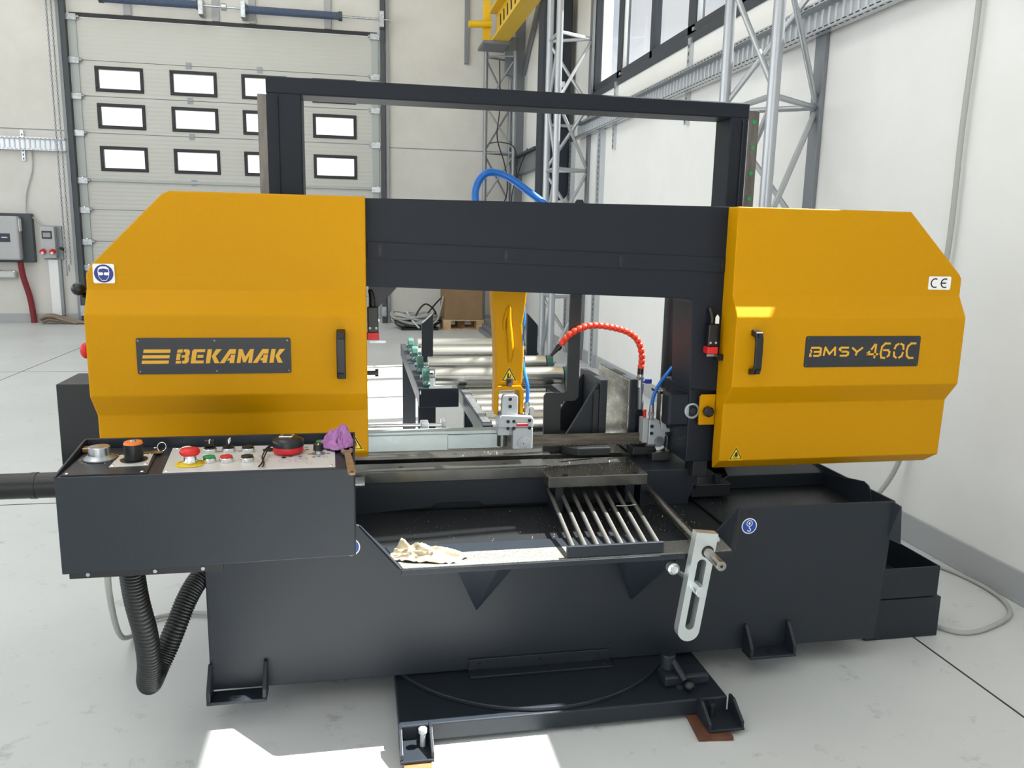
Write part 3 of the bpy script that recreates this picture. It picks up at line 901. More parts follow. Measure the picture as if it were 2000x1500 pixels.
# raised edges behind the right cover
MB().plate([(1.556, 2.10, 0.442), (1.556, 2.36, 0.442), (1.556, 2.36, 0.487), (1.556, 2.16, 0.521), (1.556, 2.135, 0.515), (1.556, 2.12, 0.50)], 0.005).build('splash_side', 'dark_paint', tr, 0.0015)
MB().plate([(1.13, 2.37, 0.442), (1.555, 2.37, 0.442), (1.555, 2.37, 0.487), (1.20, 2.37, 0.487)], 0.006).build('splash_edge', 'dark_paint', tr, 0.002)
MB().plate([(1.20, 2.372, 0.487), (1.555, 2.372, 0.487), (1.50, 2.60, 0.535), (1.25, 2.60, 0.535)], 0.006).build('splash_slope', 'dark_paint', tr, 0.002)
# bolt-down feet
for x0, x1 in ((-0.392, -0.245), (1.098, 1.243)):
    f = MB().box(x0, x1, 1.952, 2.008, 0.064, 0.073).build('floor_bracket', 'dark_paint', saw, 0.002)
    for xx in (x0, x1 - 0.010):
        MB().prism([(2.008, 0.073), (2.008, 0.152), (1.998, 0.152), (1.953, 0.098), (1.953, 0.073)], 'x', xx, xx + 0.010).build('bracket_side', 'dark_paint', f, 0.002)
    MB().cyl(((x0 + x1) / 2, 1.976, 0.073), ((x0 + x1) / 2, 1.976, 0.0745), 0.011, n=14).build('bolt_hole', 'black_print', f)
# lifting hook signs
def hook_sign(x, z, y, par):
    s = MB().prism(disc(x, z, 0.0235, 32), 'y', y - 0.0008, y).build('hook_sign', 'white_print', par)
    MB().prism(disc(x, z, 0.0205, 32), 'y', y - 0.0014, y - 0.0008).build('sign_field', 'hook_blue', par)
    m = MB()
    ring = [(x + 0.0085 * math.cos(a * PI / 10), y - 0.0016, z + 0.008 + 0.0085 * math.sin(a * PI / 10)) for a in range(20)]
    m.tube(ring, 0.0011, 4, closed=True)
    m.prism([(x - 0.004, z + 0.008), (x, z + 0.013), (x + 0.004, z + 0.008), (x + 0.002, z + 0.008), (x + 0.002, z + 0.004), (x - 0.002, z + 0.004), (x - 0.002, z + 0.008)], 'y', y - 0.0022, y - 0.0014)
    m.tube(bez([(x, y - 0.0016, z - 0.001), (x, y - 0.0016, z - 0.006), (x + 0.0045, y - 0.0016, z - 0.010), (x + 0.0025, y - 0.0016, z - 0.015), (x - 0.003, y - 0.0016, z - 0.015), (x - 0.005, y - 0.0016, z - 0.011)], 5), 0.0013, 4)
    m.build('hook_symbol', 'white_print', par)
hook_sign(1.092, 0.452, 2.008, body)
hook_sign(-0.027, 0.449, 2.008, body)
MB().cyl((1.092, 2.0072, 0.492), (1.092, 2.01, 0.492), 0.009, n=18).build('lifting_hole', 'black_print', body)

# ------------------------------------------------------------------ grid over the chip tray
gd = MB().box(0.512, 0.772, 1.852, 1.862, 0.452, 0.482).build('chip_grid', 'dark_paint', saw, 0.0015)
n = 8
for i in range(n):
    t = i / (n - 1)
    MB().cyl((0.531 + 0.229 * t, 1.862, 0.473), (0.566 + 0.243 * t, 2.285, 0.494), 0.0062, n=12).build('grid_bar', 'bar_steel', gd, smooth=40)

# ------------------------------------------------------------------ work table
tb = MB().box(-0.30, 0.57, 2.305, 2.395, 0.525, 0.56).build('work_table', 'oily_steel', saw, 0.002)
MB().box(-0.30, 0.905, 2.445, 2.60, 0.525, 0.56).build('rear_plate', 'oily_steel', tb, 0.002)
MB().prism([(-0.30, 0.43), (-0.30, 0.526), (0.62, 0.526), (0.62, 0.443), (0.365, 0.443), (0.352, 0.455), (0.222, 0.455), (0.208, 0.443), (0.0, 0.43)], 'y', 2.309, 2.325).build('table_apron', 'dark_paint', tb, 0.002)
MB().box(-0.30, 0.92, 2.33, 2.62, 0.43, 0.524).build('table_bed', 'black_paint', tb)
MB().box(0.57, 0.595, 2.215, 2.309, 0.432, 0.524).build('table_leg', 'dark_paint', tb, 0.002)
MB().box(0.80, 0.83, 2.25, 2.309, 0.452, 0.524).build('table_leg', 'dark_paint', tb, 0.002)
MB().box(0.545, 0.855, 2.205, 2.40, 0.522, 0.557).build('vise_bed', 'oily_steel', tb, 0.003)
MB().prism([(0.857, 0.432), (0.857, 0.548), (1.045, 0.548), (1.045, 0.49), (1.02, 0.452), (1.02, 0.432)], 'y', 2.27, 2.62).build('right_block', 'dark_paint', tb, 0.003)
MB().box(1.03, 1.16, 2.27, 2.45, 0.452, 0.494).build('right_step', 'black_paint', tb, 0.003)
MB().cyl((1.125, 2.30, 0.494), (1.125, 2.30, 0.516), 0.013, n=14).build('stop_bolt', 'dark_paint', tb, smooth=40)
for x, y in ((0.12, 2.35), (0.44, 2.35), (0.60, 2.22), (0.82, 2.22), (0.17, 2.55), (0.30, 2.48), (0.46, 2.47)):
    MB().cyl((x, y, 0.5595), (x, y, 0.5602), 0.008, n=16).build('screw_hole', 'black_print', tb)
MB().box(-0.06, 0.012, 2.25, 2.304, 0.533, 0.55).cyl((-0.02, 2.25, 0.541), (0.012, 2.25, 0.541), 0.008, n=6).build('hex_spindle', 'zinc', tb, 0.002)

# ------------------------------------------------------------------ vise jaws
jw = MB().box(0.771, 0.796, 2.455, 2.70, 0.562, 0.80).build('vise_jaw', 'dark_paint', saw, 0.0025)
for y0 in (2.47, 2.655):
    MB().prism([(0.771, 0.785), (0.765, 0.785), (0.655, 0.60), (0.65, 0.562), (0.771, 0.562)], 'y', y0, y0 + 0.014).build('jaw_rib', 'dark_paint', jw, 0.002)
MB().box(0.752, 0.770, 2.46, 2.468, 0.562, 0.77).build('jaw_stiffener', 'black_paint', jw, 0.001)
MB().prism([(0.645, 2.44), (0.69, 2.405), (0.80, 2.405), (0.80, 2.70), (0.645, 2.70)], 'z', 0.561, 0.588).build('jaw_foot', 'black_paint', jw, 0.004)
j2 = MB().box(0.874, 0.899, 2.455, 2.80, 0.562, 0.80).build('vise_jaw', 'dark_paint', saw, 0.0025)
MB().box(0.869, 0.8745, 2.457, 2.798, 0.565, 0.798).build('jaw_face', 'machined_steel', j2, 0.001)
MB().prism([(0.899, 0.785), (0.905, 0.785), (0.945, 0.62), (0.95, 0.562), (0.899, 0.562)], 'y', 2.47, 2.484).build('jaw_rib', 'dark_paint', j2, 0.002)
MB().prism([(0.87, 2.395), (0.99, 2.395), (0.99, 2.60), (0.87, 2.80)], 'z', 0.561, 0.588).build('jaw_foot', 'black_paint', j2, 0.004)
MB().box(0.925, 0.985, 2.36, 2.44, 0.549, 0.578).build('jaw_block', 'oily_steel', j2, 0.003)

# ------------------------------------------------------------------ rapid-stop bar with its step
pts = [(0.589, 0.562), (0.645, 0.562), (0.645, 0.722), (0.652, 0.73), (0.692, 0.73), (0.703, 0.742), (0.7, 1.36), (0.694, 1.372), (0.676, 1.372), (0.668, 1.36), (0.662, 0.765), (0.655, 0.757), (0.596, 0.757), (0.588, 0.748)]
MB().prism(pts, 'y', 2.47, 2.482).build('height_bar', 'black_paint', saw, 0.001)

# ------------------------------------------------------------------ columns and top beam
for x0, x1, xr0, xr1, w in ((-0.262, -0.160, -0.29, -0.262, 0), (1.232, 1.298, 1.304, 1.343, 1)):
    c = MB().box(x0, x1, 2.60, 2.715, 0.45, 1.662).build('column', 'frame_paint', saw, 0.004)
    r = MB().box(xr0, xr1, 2.615, 2.65, 0.46, 1.69 if w else 1.66).build('linear_rail', 'rail_steel', c, 0.002)
    if w:
        MB().box(x1, x1 + 0.006, 2.612, 2.65, 0.46, 1.655).build('rail_edge', 'zinc', c)
        MB().box(1.274, 1.279, 2.595, 2.60, 0.46, 1.655).build('weld_seam', 'frame_paint', c, 0.002)
        for z in (1.652, 1.568, 1.484, 1.40, 1.316, 1.232):
            MB().cyl((1.325, 2.6135, z), (1.325, 2.6155, z), 0.0075, n=14).build('rail_plug', 'green_dot', c)
    else:
        MB().box(-0.232, -0.227, 2.595, 2.60, 0.46, 1.655).build('weld_seam', 'frame_paint', c, 0.002)
MB().box(-0.263, 1.299, 2.60, 2.715, 1.660, 1.71).build('top_beam', 'frame_paint', saw, 0.004)
# hydraulic cylinder between the arm and the right column
MB().cyl((1.095, 2.66, 0.50), (1.095, 2.66, 1.15), 0.035, n=24).build('lift_cylinder', 'black_paint', saw, 0.002, smooth=40)
MB().box(1.0, 1.30, 2.55, 2.72, 0.40, 0.52).build('column_foot', 'black_paint', saw, 0.004)
MB().box(-0.33, -0.10, 2.55, 2.72, 0.40, 0.50).build('column_foot', 'black_paint', saw, 0.004)

# ------------------------------------------------------------------ saw bow
bow = MB().prism([(0.0, 1.113), (0.915, 1.086), (0.960, 1.083), (0.966, 1.074), (0.975, 0.815), (1.085, 0.805), (1.09, 1.352), (0.0, 1.346)], 'y', 2.212, 2.36).build('bow_frame', 'frame_paint', saw, 0.002)
MB().plate([(0.026, 2.2115, 1.232), (0.026, 2.2115, 1.188), (1.062, 2.2115, 1.163), (1.065, 2.2115, 1.205)], -0.004).build('bow_strip', 'frame_paint', bow, 0.001)
for x, z in ((0.06, 1.209), (0.405, 1.200), (0.738, 1.191), (1.05, 1.183)):
    MB().prism(rrect(x - 0.0045, x + 0.0045, z - 0.016, z + 0.016, 0.0044), 'y', 2.2062, 2.2078).build('strip_slot', 'black_print', bow)
    MB().cyl((x, 2.205, z), (x, 2.2075, z), 0.0055, n=12).build('strip_screw', 'dark_paint', bow)
MB().prism([(0.03, 1.112), (0.105, 1.109), (0.045, 1.045), (0.03, 1.045)], 'y', 2.225, 2.35).build('bow_gusset', 'black_paint', bow)
MB().prism([(-0.45, 1.335), (0.018, 1.335), (0.018, 0.67), (-0.64, 0.67), (-0.645, 1.13)], 'y', 2.2125, 2.36).build('left_wheel_box', 'black_paint', bow, 0.004)
MB().prism([(1.075, 1.335), (1.60, 1.335), (1.785, 1.15), (1.785, 0.60), (1.075, 0.60)], 'y', 2.2125, 2.36).build('right_wheel_box', 'black_paint', bow, 0.004)
MB().box(0.985, 1.085, 2.235, 2.45, 0.58, 0.812).build('lower_housing', 'frame_paint', bow, 0.004)
MB().box(0.922, 1.074, 2.24, 2.30, 0.692, 0.794).build('guide_housing', 'frame_paint', bow, 0.008)
MB().box(1.012, 1.06, 2.236, 2.30, 0.53, 0.70).build('housing_leg', 'black_paint', bow, 0.003)

# ------------------------------------------------------------------ yellow wheel covers
def cover(label, rows, back=2.2118):
    """rows from top to bottom: z, left x, right x, front y. One folded sheet lid, closed at the back."""
    m = MB()
    F = []
    for z, xl, xr, y in rows:
        F.append([(xl, y, z), (xr, y, z), (xr, back, z), (xl, back, z)])
    n = len(F)
    m.add([p for q in F for p in q], [(4 * i + a, 4 * i + b, 4 * i + 4 + b, 4 * i + 4 + a) for i in range(n - 1) for a, b in ((0, 1), (1, 2), (2, 3), (3, 0))] + [(0, 1, 2, 3), (4 * n - 1, 4 * n - 2, 4 * n - 3, 4 * n - 4)])
    o = m.build('wheel_cover', 'yellow_paint', saw, 0.004, seg=3)
    o['label'] = label
    return o

cvl = cover('left yellow wheel cover', [(1.347, -0.455, 0.0215, 2.148), (1.338, -0.474, 0.0215, 2.148), (1.162, -0.648, 0.0215, 2.148), (1.138, -0.660, 0.0215, 2.148), (1.103, -0.660, 0.0215, 2.146), (1.043, -0.660, 0.0215, 2.110), (0.838, -0.660, 0.0215, 2.110), (0.780, -0.659, 0.0225, 2.156), (0.664, -0.659, 0.0225, 2.158), (0.640, -0.655, 0.0225, 2.19)])
cvr = cover('right yellow wheel cover', [(1.350, 1.060, 1.61, 2.148), (1.168, 1.060, 1.798, 2.148), (1.155, 1.060, 1.806, 2.148), (1.103, 1.060, 1.806, 2.147), (1.041, 1.060, 1.806, 2.111), (0.838, 1.060, 1.806, 2.111), (0.779, 1.060, 1.806, 2.156), (0.602, 1.060, 1.806, 2.160), (0.568, 1.062, 1.795, 2.206)])
MB().box(1.70, 1.79, 2.215, 2.235, 0.578, 0.60).build('bottom_clip', 'black_plastic', cvr)

def letters(par, name, polys, x0, z0, sx, sz, shear, y, matn):
    m = MB()
    for po in polys:
        q = [(x0 + sx * px + shear * sz * pz, z0 + sz * pz) for px, pz in po]
        m.prism(q, 'y', y - 0.0007, y)
    return m.build(name, matn, par)

G = {
 'B': (1.0, [[(0, .25), (.30, .25), (.30, .70), (0, .70)], [(0, .77), (.42, .77), (.42, 1), (.1, 1), (0, .92)], [(0, 0), (.42, 0), (.42, .18), (0, .18)],
            [(.50, 1), (.84, 1), (1, .88), (1, .60), (.92, .5), (.66, .5), (.66, .80), (.50, .80)], [(.66, .5), (.92, .5), (1, .4), (1, .12), (.84, 0), (.50, 0), (.50, .2), (.66, .2)], [(.40, .42), (.66, .42), (.66, .58), (.40, .58)]]),
 'E': (1.0, [[(0, 0), (1, 0), (1, .2), (.36, .2), (0, .2)], [(0, .2), (.36, .2), (.36, .8), (0, .8)], [(0, .8), (1, .8), (1, 1), (.12, 1), (0, .9)], [(.46, .40), (.92, .40), (.92, .60), (.46, .60)]]),
 'K': (1.05, [[(0, 0), (.34, 0), (.34, 1), (0, 1)], [(.66, 1), (1.12, 1), (.72, .5), (.40, .5)], [(.40, .5), (.72, .5), (1.10, 0), (.70, 0)]]),
 'A': (1.05, [[(-.12, 0), (.26, 0), (.66, .72), (.66, 1), (.50, 1)], [(.66, .66), (1.02, .66), (1.02, 1), (.66, 1)], [(.66, 0), (1.02, 0), (1.02, .60), (.66, .60)], [(.44, .18), (.66, .18), (.66, .36), (.52, .36)]]),
 'M': (1.22, [[(0, 0), (.30, 0), (.30, 1), (0, 1)], [(.92, 0), (1.22, 0), (1.22, 1), (.92, 1)], [(.30, 1), (.30, .55), (.50, .05), (.61, .05), (.61, .45)], [(.92, 1), (.61, .45), (.61, .05), (.72, .05), (.92, .55)]]),
}
# maker's plate on the left cover
pl = MB().prism(rrect(-0.544, -0.172, 0.894, 0.986, 0.006), 'y', 2.108, 2.110).build('name_plate', 'plate_dark', cvl)
for i, (za, zb) in enumerate(((0.9485, 0.957), (0.9345, 0.9425), (0.921, 0.929))):
    sh = (za - 0.921) * 0.20
    MB().prism([(-0.5335 + sh, za), (-0.470 + sh, za), (-0.470 + sh + 0.0016, zb), (-0.5335 + sh + 0.0016, zb)], 'y', 2.1073, 2.108).build('stripe', 'letter_yellow', cvl)
x = -0.4535
for c in 'BEKAMAK':
    w, po = G[c]
    letters(cvl, 'letter', po, x, 0.921, 0.0305, 0.036, 0.18, 2.108, 'letter_yellow')
    x += (w + 0.18) * 0.0305
for x_, z_ in ((-0.539, 0.979), (-0.358, 0.979), (-0.180, 0.979), (-0.537, 0.901), (-0.355, 0.901), (-0.178, 0.901)):
    MB().cyl((x_, 2.1068, z_), (x_, 2.108, z_), 0.0025, n=10).build('rivet', 'oily_steel', cvl)

# model plate on the right cover
def stroke(par, paths, x0, z0, sx, sz, shear, w, y, name='letter', matn='letter_yellow'):
    m = MB()
    for pa in paths:
        q = [Vector((x0 + sx * a + shear * sz * b, 0, z0 + sz * b)) for a, b in pa]
        for i in range(len(q) - 1):
            d = (q[i + 1] - q[i]).normalized()
            nn = Vector((-d.z, 0, d.x)) * w / 2
            e0 = d * (w / 2 if i > 0 else 0)
            e1 = d * (w / 2 if i < len(q) - 2 else 0)
            P4 = [q[i] - e0 + nn, q[i] - e0 - nn, q[i + 1] + e1 - nn, q[i + 1] + e1 + nn]
            m.prism([(p.x, p.z) for p in P4], 'y', y - 0.0007 - 0.00004 * i, y)
    return m.build(name, matn, par)

MB().prism(rrect(1.281, 1.658, 0.894, 0.986, 0.006), 'y', 2.109, 2.111).build('model_plate', 'plate_dark', cvr)
yy = 2.109
S = {
 'B': [[(0, 1), (.8, 1), (1, .88), (1, .62), (.84, .5)], [(.32, .5), (.84, .5), (1, .38), (1, .12), (.8, 0), (.32, 0)], [(0, .78), (0, .62)], [(0, .5), (.14, .5)], [(0, .34), (0, .0), (.14, 0)]],
 'M': [[(0, 0), (.08, 1), (.5, .22), (.92, 1), (1, 0)]],
 'S': [[(1, 1), (.18, 1), (0, .86), (0, .64)], [(.2, .5), (.8, .5), (1, .38), (1, .14), (.82, 0), (.1, 0)], [(.05, .72), (.3, .5)]],
 'Y': [[(0, 1), (.5, .45), (1, 1)], [(.5, .5), (.42, 0)]],
 '4': [[(.80, 0), (.80, .98)], [(.72, .98), (.38, .58)], [(.30, .48), (0, .30)], [(0, .27), (1.12, .27)]],
 '6': [[(1, 1), (.38, 1), (.06, .78), (0, .3), (.15, .05), (.6, 0)], [(.25, .55), (.8, .55), (1, .42), (.98, .2), (.78, .08)]],
 '0': [[(.42, 1), (.12, .86), (0, .6)], [(0, .45), (.08, .14), (.38, 0)], [(.58, 0), (.9, .14), (1, .42)], [(1, .56), (.9, .88), (.56, 1)]],
 'C': [[(1, 1), (.42, 1), (.1, .82), (0, .5), (.1, .16), (.4, 0), (.92, 0)]],
}
for c, x0, x1 in (('B', 1.298, 1.330), ('M', 1.341, 1.378), ('S', 1.391, 1.420), ('Y', 1.431, 1.466)):
    stroke(cvr, S[c], x0, 0.928, x1 - x0, 0.024, 0.06, 0.0056, yy)
for c, x0, x1 in (('4', 1.481, 1.515), ('6', 1.527, 1.556), ('0', 1.571, 1.602), ('C', 1.613, 1.642)):
    stroke(cvr, S[c], x0, 0.9195, x1 - x0, 0.044, 0.06, 0.0058, yy)
for x_, z_ in ((1.287, 0.980), (1.652, 0.980), (1.287, 0.900), (1.652, 0.900)):
    MB().cyl((x_, 2.1078, z_), (x_, 2.109, z_), 0.0022, n=10).build('rivet', 'oily_steel', cvr)

# handles
def handle(par, x, z0, z1, y, tilt=0.0):
    prof = [(y, z0), (y - 0.030, z0 + 0.006), (y - 0.036, z0 + 0.024), (y - 0.037, (z0 + z1) / 2), (y - 0.036, z1 - 0.024), (y - 0.030, z1 - 0.006), (y, z1),
            (y, z1 - 0.018), (y - 0.022, z1 - 0.022), (y - 0.027, z1 - 0.034), (y - 0.027, z0 + 0.034), (y - 0.022, z0 + 0.022), (y, z0 + 0.018)]
    o = MB().prism(prof, 'x', x - 0.0115, x + 0.0115).build('handle', 'black_plastic', par, 0.003, seg=3)
    for z in (z0 + 0.013, z1 - 0.013):
        MB().box(x - 0.006, x + 0.006, y - 0.0365, y - 0.030, z - 0.006, z + 0.006).build('handle_socket', 'black_print', par)
    return o
handle(cvl, -0.045, 0.876, 1.008, 2.110)
handle(cvr, 1.118, 0.874, 1.006, 2.111)

# safety signs
def triangle_sign(par, cx, z0, s, y, rotname='hazard_sign', kind='hand'):
    h = s * 0.9
    MB().prism([(cx - s / 2, z0), (cx + s / 2, z0), (cx, z0 + h)], 'y', y - 0.0006, y).build(rotname, 'black_print', par)
    k = 0.78
    c0 = z0 + h * 0.36
    f = lambda p, q: (cx + (p - cx) * q, c0 + (p_z - c0) * q)
    T = [(cx - s / 2, z0), (cx + s / 2, z0), (cx, z0 + h)]
    MB().prism([(cx + (a - cx) * 1.12, c0 - h * .03 + (b - c0) * 1.12) for a, b in T], 'y', y - 0.0004, y).build('sign_margin', 'warn_yellow', par)
    MB().prism([(cx + (a - cx) * k, c0 - h * .02 + (b - c0) * k) for a, b in T], 'y', y - 0.0010, y - 0.0006).build('sign_field', 'warn_yellow', par)
    m = MB()
    if kind == 'hand':
        m.prism([(cx - .02 * s, z0 + .62 * h), (cx + .10 * s, z0 + .60 * h), (cx + .16 * s, z0 + .30 * h), (cx + .02 * s, z0 + .22 * h), (cx - .14 * s, z0 + .34 * h)], 'y', y - 0.0013, y - 0.001)
        for i in range(4):
            a = cx - .16 * s + i * .08 * s
            m.prism([(a, z0 + .32 * h), (a + .05 * s, z0 + .30 * h), (a - .02 * s + .02 * s * i, z0 + .10 * h), (a - .05 * s + .02 * s * i, z0 + .11 * h)], 'y', y - 0.0013, y - 0.001)
    else:
        m.prism([(cx - .12 * s, z0 + .55 * h), (cx - .03 * s, z0 + .6 * h), (cx - .01 * s, z0 + .15 * h), (cx - .14 * s, z0 + .15 * h)], 'y', y - 0.0013, y - 0.001)
        m.prism([(cx + .12 * s, z0 + .55 * h), (cx + .16 * s, z0 + .5 * h), (cx + .04 * s, z0 + .12 * h), (cx - .01 * s, z0 + .2 * h)], 'y', y - 0.0013, y - 0.001)
    m.build('sign_symbol', 'black_print', par)
triangle_sign(cvr, 1.112, 0.6065, 0.041, 2.1588)
triangle_sign(cvl, -0.016, 0.672, 0.046, 2.1572)
MB().prism(rrect(1.692, 1.768, 1.122, 1.162, 0.005), 'y', 2.1455, 2.147).build('ce_sticker', 'white_print', cvr)
ce = MB()
for x0, a in ((1.7135, 0), (1.7475, 1)):
    pts_ = [(x0 + 0.0135 * math.cos(t), z_) for t, z_ in [(math.radians(60 + k * 15), 1.142 + 0.0135 * math.sin(math.radians(60 + k * 15))) for k in range(17)]]
    for i in range(16):
        t0, t1 = math.radians(60 + i * 15), math.radians(75 + i * 15)
        ce.prism([(x0 + 0.011 * math.cos(t0), 1.142 + 0.011 * math.sin(t0)), (x0 + 0.0148 * math.cos(t0), 1.142 + 0.0148 * math.sin(t0)), (x0 + 0.0148 * math.cos(t1), 1.142 + 0.0148 * math.sin(t1)), (x0 + 0.011 * math.cos(t1), 1.142 + 0.011 * math.sin(t1))], 'y', 2.1449, 2.1455)
    if a:
        ce.prism([(x0 - 0.012, 1.140), (x0 + 0.004, 1.140), (x0 + 0.004, 1.144), (x0 - 0.012, 1.144)], 'y', 2.1449, 2.1455)
ce.build('ce_mark', 'black_print', cvr)
# eye protection sign: white square, blue disc, white head with goggles
MB().prism(rrect(-0.642, -0.592, 1.118, 1.166, 0.005), 'y', 2.1445, 2.1475).build('goggles_sign', 'white_print', cvl)
hx, hz = -0.617, 1.142
MB().prism(disc(hx, hz, 0.0222, 32), 'y', 2.1438, 2.1445).build('sign_field', 'blue_print', cvl)
MB().prism([(hx - .0135, hz + .004), (hx - .012, hz + .013), (hx - .006, hz + .0175), (hx + .006, hz + .0175), (hx + .012, hz + .013), (hx + .0135, hz + .004), (hx + .0115, hz - .009), (hx + .005, hz - .0175), (hx - .005, hz - .0175), (hx - .0115, hz - .009)], 'y', 2.1432, 2.1438).build('sign_head', 'white_print', cvl)
MB().prism([(hx - .0118, hz + .004), (hx - .0105, hz + .0105), (hx, hz + .0125), (hx + .0105, hz + .0105), (hx + .0118, hz + .004), (hx + .0105, hz - .0085), (hx + .0045, hz - .016), (hx - .0045, hz - .016), (hx - .0105, hz - .0085)], 'y', 2.1428, 2.1432).build('sign_face', 'blue_print', cvl)
MB().prism(rrect(hx - .0125, hx - .001, hz - .004, hz + .003, .0025), 'y', 2.1422, 2.1428).prism(rrect(hx + .001, hx + .0125, hz - .004, hz + .003, .0025), 'y', 2.1422, 2.1428).build('sign_goggles', 'white_print', cvl)

# knobs on the far left side of the bow
kb = MB().cyl((-0.64, 2.26, 1.03), (-0.683, 2.20, 1.085), 0.008, n=12).build('feed_lever', 'black_plastic', saw, smooth=40)
MB().ball((-0.693, 2.195, 1.10), 0.0175, 18, 12, (1, 1, 0.95)).build('lever_knob', 'black_plastic', kb, smooth=80)
es = MB().cyl((-0.66, 2.22, 0.943), (-0.68, 2.20, 0.943), 0.012, n=14).build('side_stop', 'black_plastic', saw)
MB().ball((-0.686, 2.197, 0.943), 0.021, 18, 10, (0.7, 1, 1)).build('stop_button', 'red_plastic', es, smooth=80)

# interlock switches
def interlock(x, z0, z1, y, tagged):
    o = MB().box(x, x + 0.030, y - 0.03, y, z0 + 0.022, z1).build('safety_switch', 'black_plastic', saw, 0.003)
    MB().box(x - 0.0015, x + 0.0315, y - 0.032, y + 0.0, z0, z0 + 0.021).build('red_actuator', 'red_plastic', o, 0.002)
    for dx in (0.007, 0.024):
        MB().box(x + dx - 0.003, x + dx + 0.003, y - 0.0315, y - 0.03, z0 + 0.03, z0 + 0.036).build('switch_screw', 'cast_grey', o)
    MB().tube(bez([(x + 0.014, y - 0.014, z1 - 0.004), (x + 0.014, y - 0.016, z1 + 0.02), (x + 0.010, y - 0.004, z1 + 0.045)], 6), 0.0075, 8).build('switch_cable', 'black_plastic', o, smooth=60)
    MB().box(x + 0.006, x + 0.05, y - 0.014, y - 0.006, z0 - 0.010, z0 - 0.003).build('switch_key', 'zinc', o)
    if tagged:
        MB().plate([(x + 0.017, y - 0.032, z1 + 0.003), (x + 0.029, y - 0.032, z1 + 0.003), (x + 0.029, y - 0.032, z1 + 0.022), (x + 0.023, y - 0.032, z1 + 0.030), (x + 0.017, y - 0.032, z1 + 0.022)], 0.001).build('cable_tag', 'white_print', o)
        MB().box(x + 0.030, x + 0.052, y - 0.032, y - 0.012, z0 - 0.020, z0 - 0.002).build('key_bracket', 'black_plastic', o)
    return o
interlock(1.010, 0.925, 1.012, 2.211, True)
interlock(0.024, 0.966, 1.056, 2.235, False)
MB().cyl((0.022, 2.19, 0.878), (0.050, 2.19, 0.878), 0.006, n=10).cyl((0.043, 2.19, 0.878), (0.052, 2.19, 0.878), 0.011, n=10).build('cover_screw', 'black_plastic', saw, smooth=40)
# latch bracket of the right cover
lb = MB().prism([(1.012, 0.702), (1.062, 0.702), (1.062, 0.796), (1.018, 0.796), (1.012, 0.79)], 'y', 2.214, 2.224).build('cover_latch', 'yellow_paint', saw, 0.002)
MB().lathe((1.034, 2.214, 0.746), (0, -1, 0), [(0, 0.007), (0.008, 0.007), (0.008, 0.0165), (0.02, 0.0165), (0.023, 0.012)], 8).build('star_knob', 'black_plastic', lb)
MB().lathe((0.997, 2.239, 0.742), (0, -1, 0), [(0, 0.024), (0.006, 0.024), (0.007, 0.020), (0.003, 0.017), (0.003, 0.009), (0.009, 0.009)], 28).build('adjuster_ring', 'cast_grey', saw, smooth=40)
MB().cyl((0.997, 2.236, 0.742), (0.997, 2.228, 0.742), 0.011, n=6).build('adjuster_screw', 'black_paint', saw)
MB().cyl((1.02, 2.234, 0.745), (1.03, 2.232, 0.74), 0.003, n=8).build('grease_nipple', 'zinc', saw)

# ------------------------------------------------------------------ blade, guides, guard
bl = MB()
x0, x1 = 0.0, 1.05
zt, zb = 0.636, 0.601
bl.prism([(x0, zt + 0.001), (x0, zb + 0.0005), (x1, zb - 0.006), (x1, zt - 0.006)], 'y', 2.4193, 2.4207)
bo = bl.build('saw_blade', 'blade_steel', saw)
tm = MB()
nt_ = 90
for i in range(nt_):
    a = 0.50 + i * (0.46 / nt_)
    w = 0.46 / nt_
    s = (0.0006, 0.0, -0.0006)[i % 3]
    zz = zb - 0.006 * a
    tm.add([(a, 2.4193, zz), (a + w, 2.4193, zz), (a + 0.25 * w, 2.4193 + s, zz - 0.0055), (a, 2.4207, zz), (a + w, 2.4207, zz), (a + 0.25 * w, 2.4207 + s, zz - 0.0055)],
           [(0, 1, 2), (5, 4, 3), (0, 2, 5, 3), (1, 4, 5, 2), (0, 3, 4, 1)])
to = tm.build('blade_teeth', 'blade_steel', bo)
to['kind'] = 'stuff'
# galvanised guard to the left guide
gu = MB().box(0.02, 0.268, 2.392, 2.45, 0.597, 0.648).build('blade_guard', 'galvanised', saw, 0.002)
MB().box(0.266, 0.436, 2.395, 2.447, 0.600, 0.645).build('guard_extension', 'galvanised', gu, 0.0015)
MB().box(0.02, 0.436, 2.40, 2.445, 0.6455, 0.656).build('guard_top', 'galvanised', gu, 0.001)
MB().cyl((0.02, 2.47, 0.662), (0.265, 2.47, 0.660), 0.006, n=12).build('guide_rod', 'chrome', gu, smooth=40)
MB().cyl((0.02, 2.50, 0.655), (0.24, 2.50, 0.654), 0.004, n=10).build('guide_rod', 'chrome', gu, smooth=40)
MB().box(0.19, 0.215, 2.46, 2.51, 0.648, 0.669).build('rod_clamp', 'zinc', gu, 0.002)
MB().box(0.255, 0.268, 2.46, 2.51, 0.648, 0.676).build('rod_clamp', 'zinc', gu, 0.002)

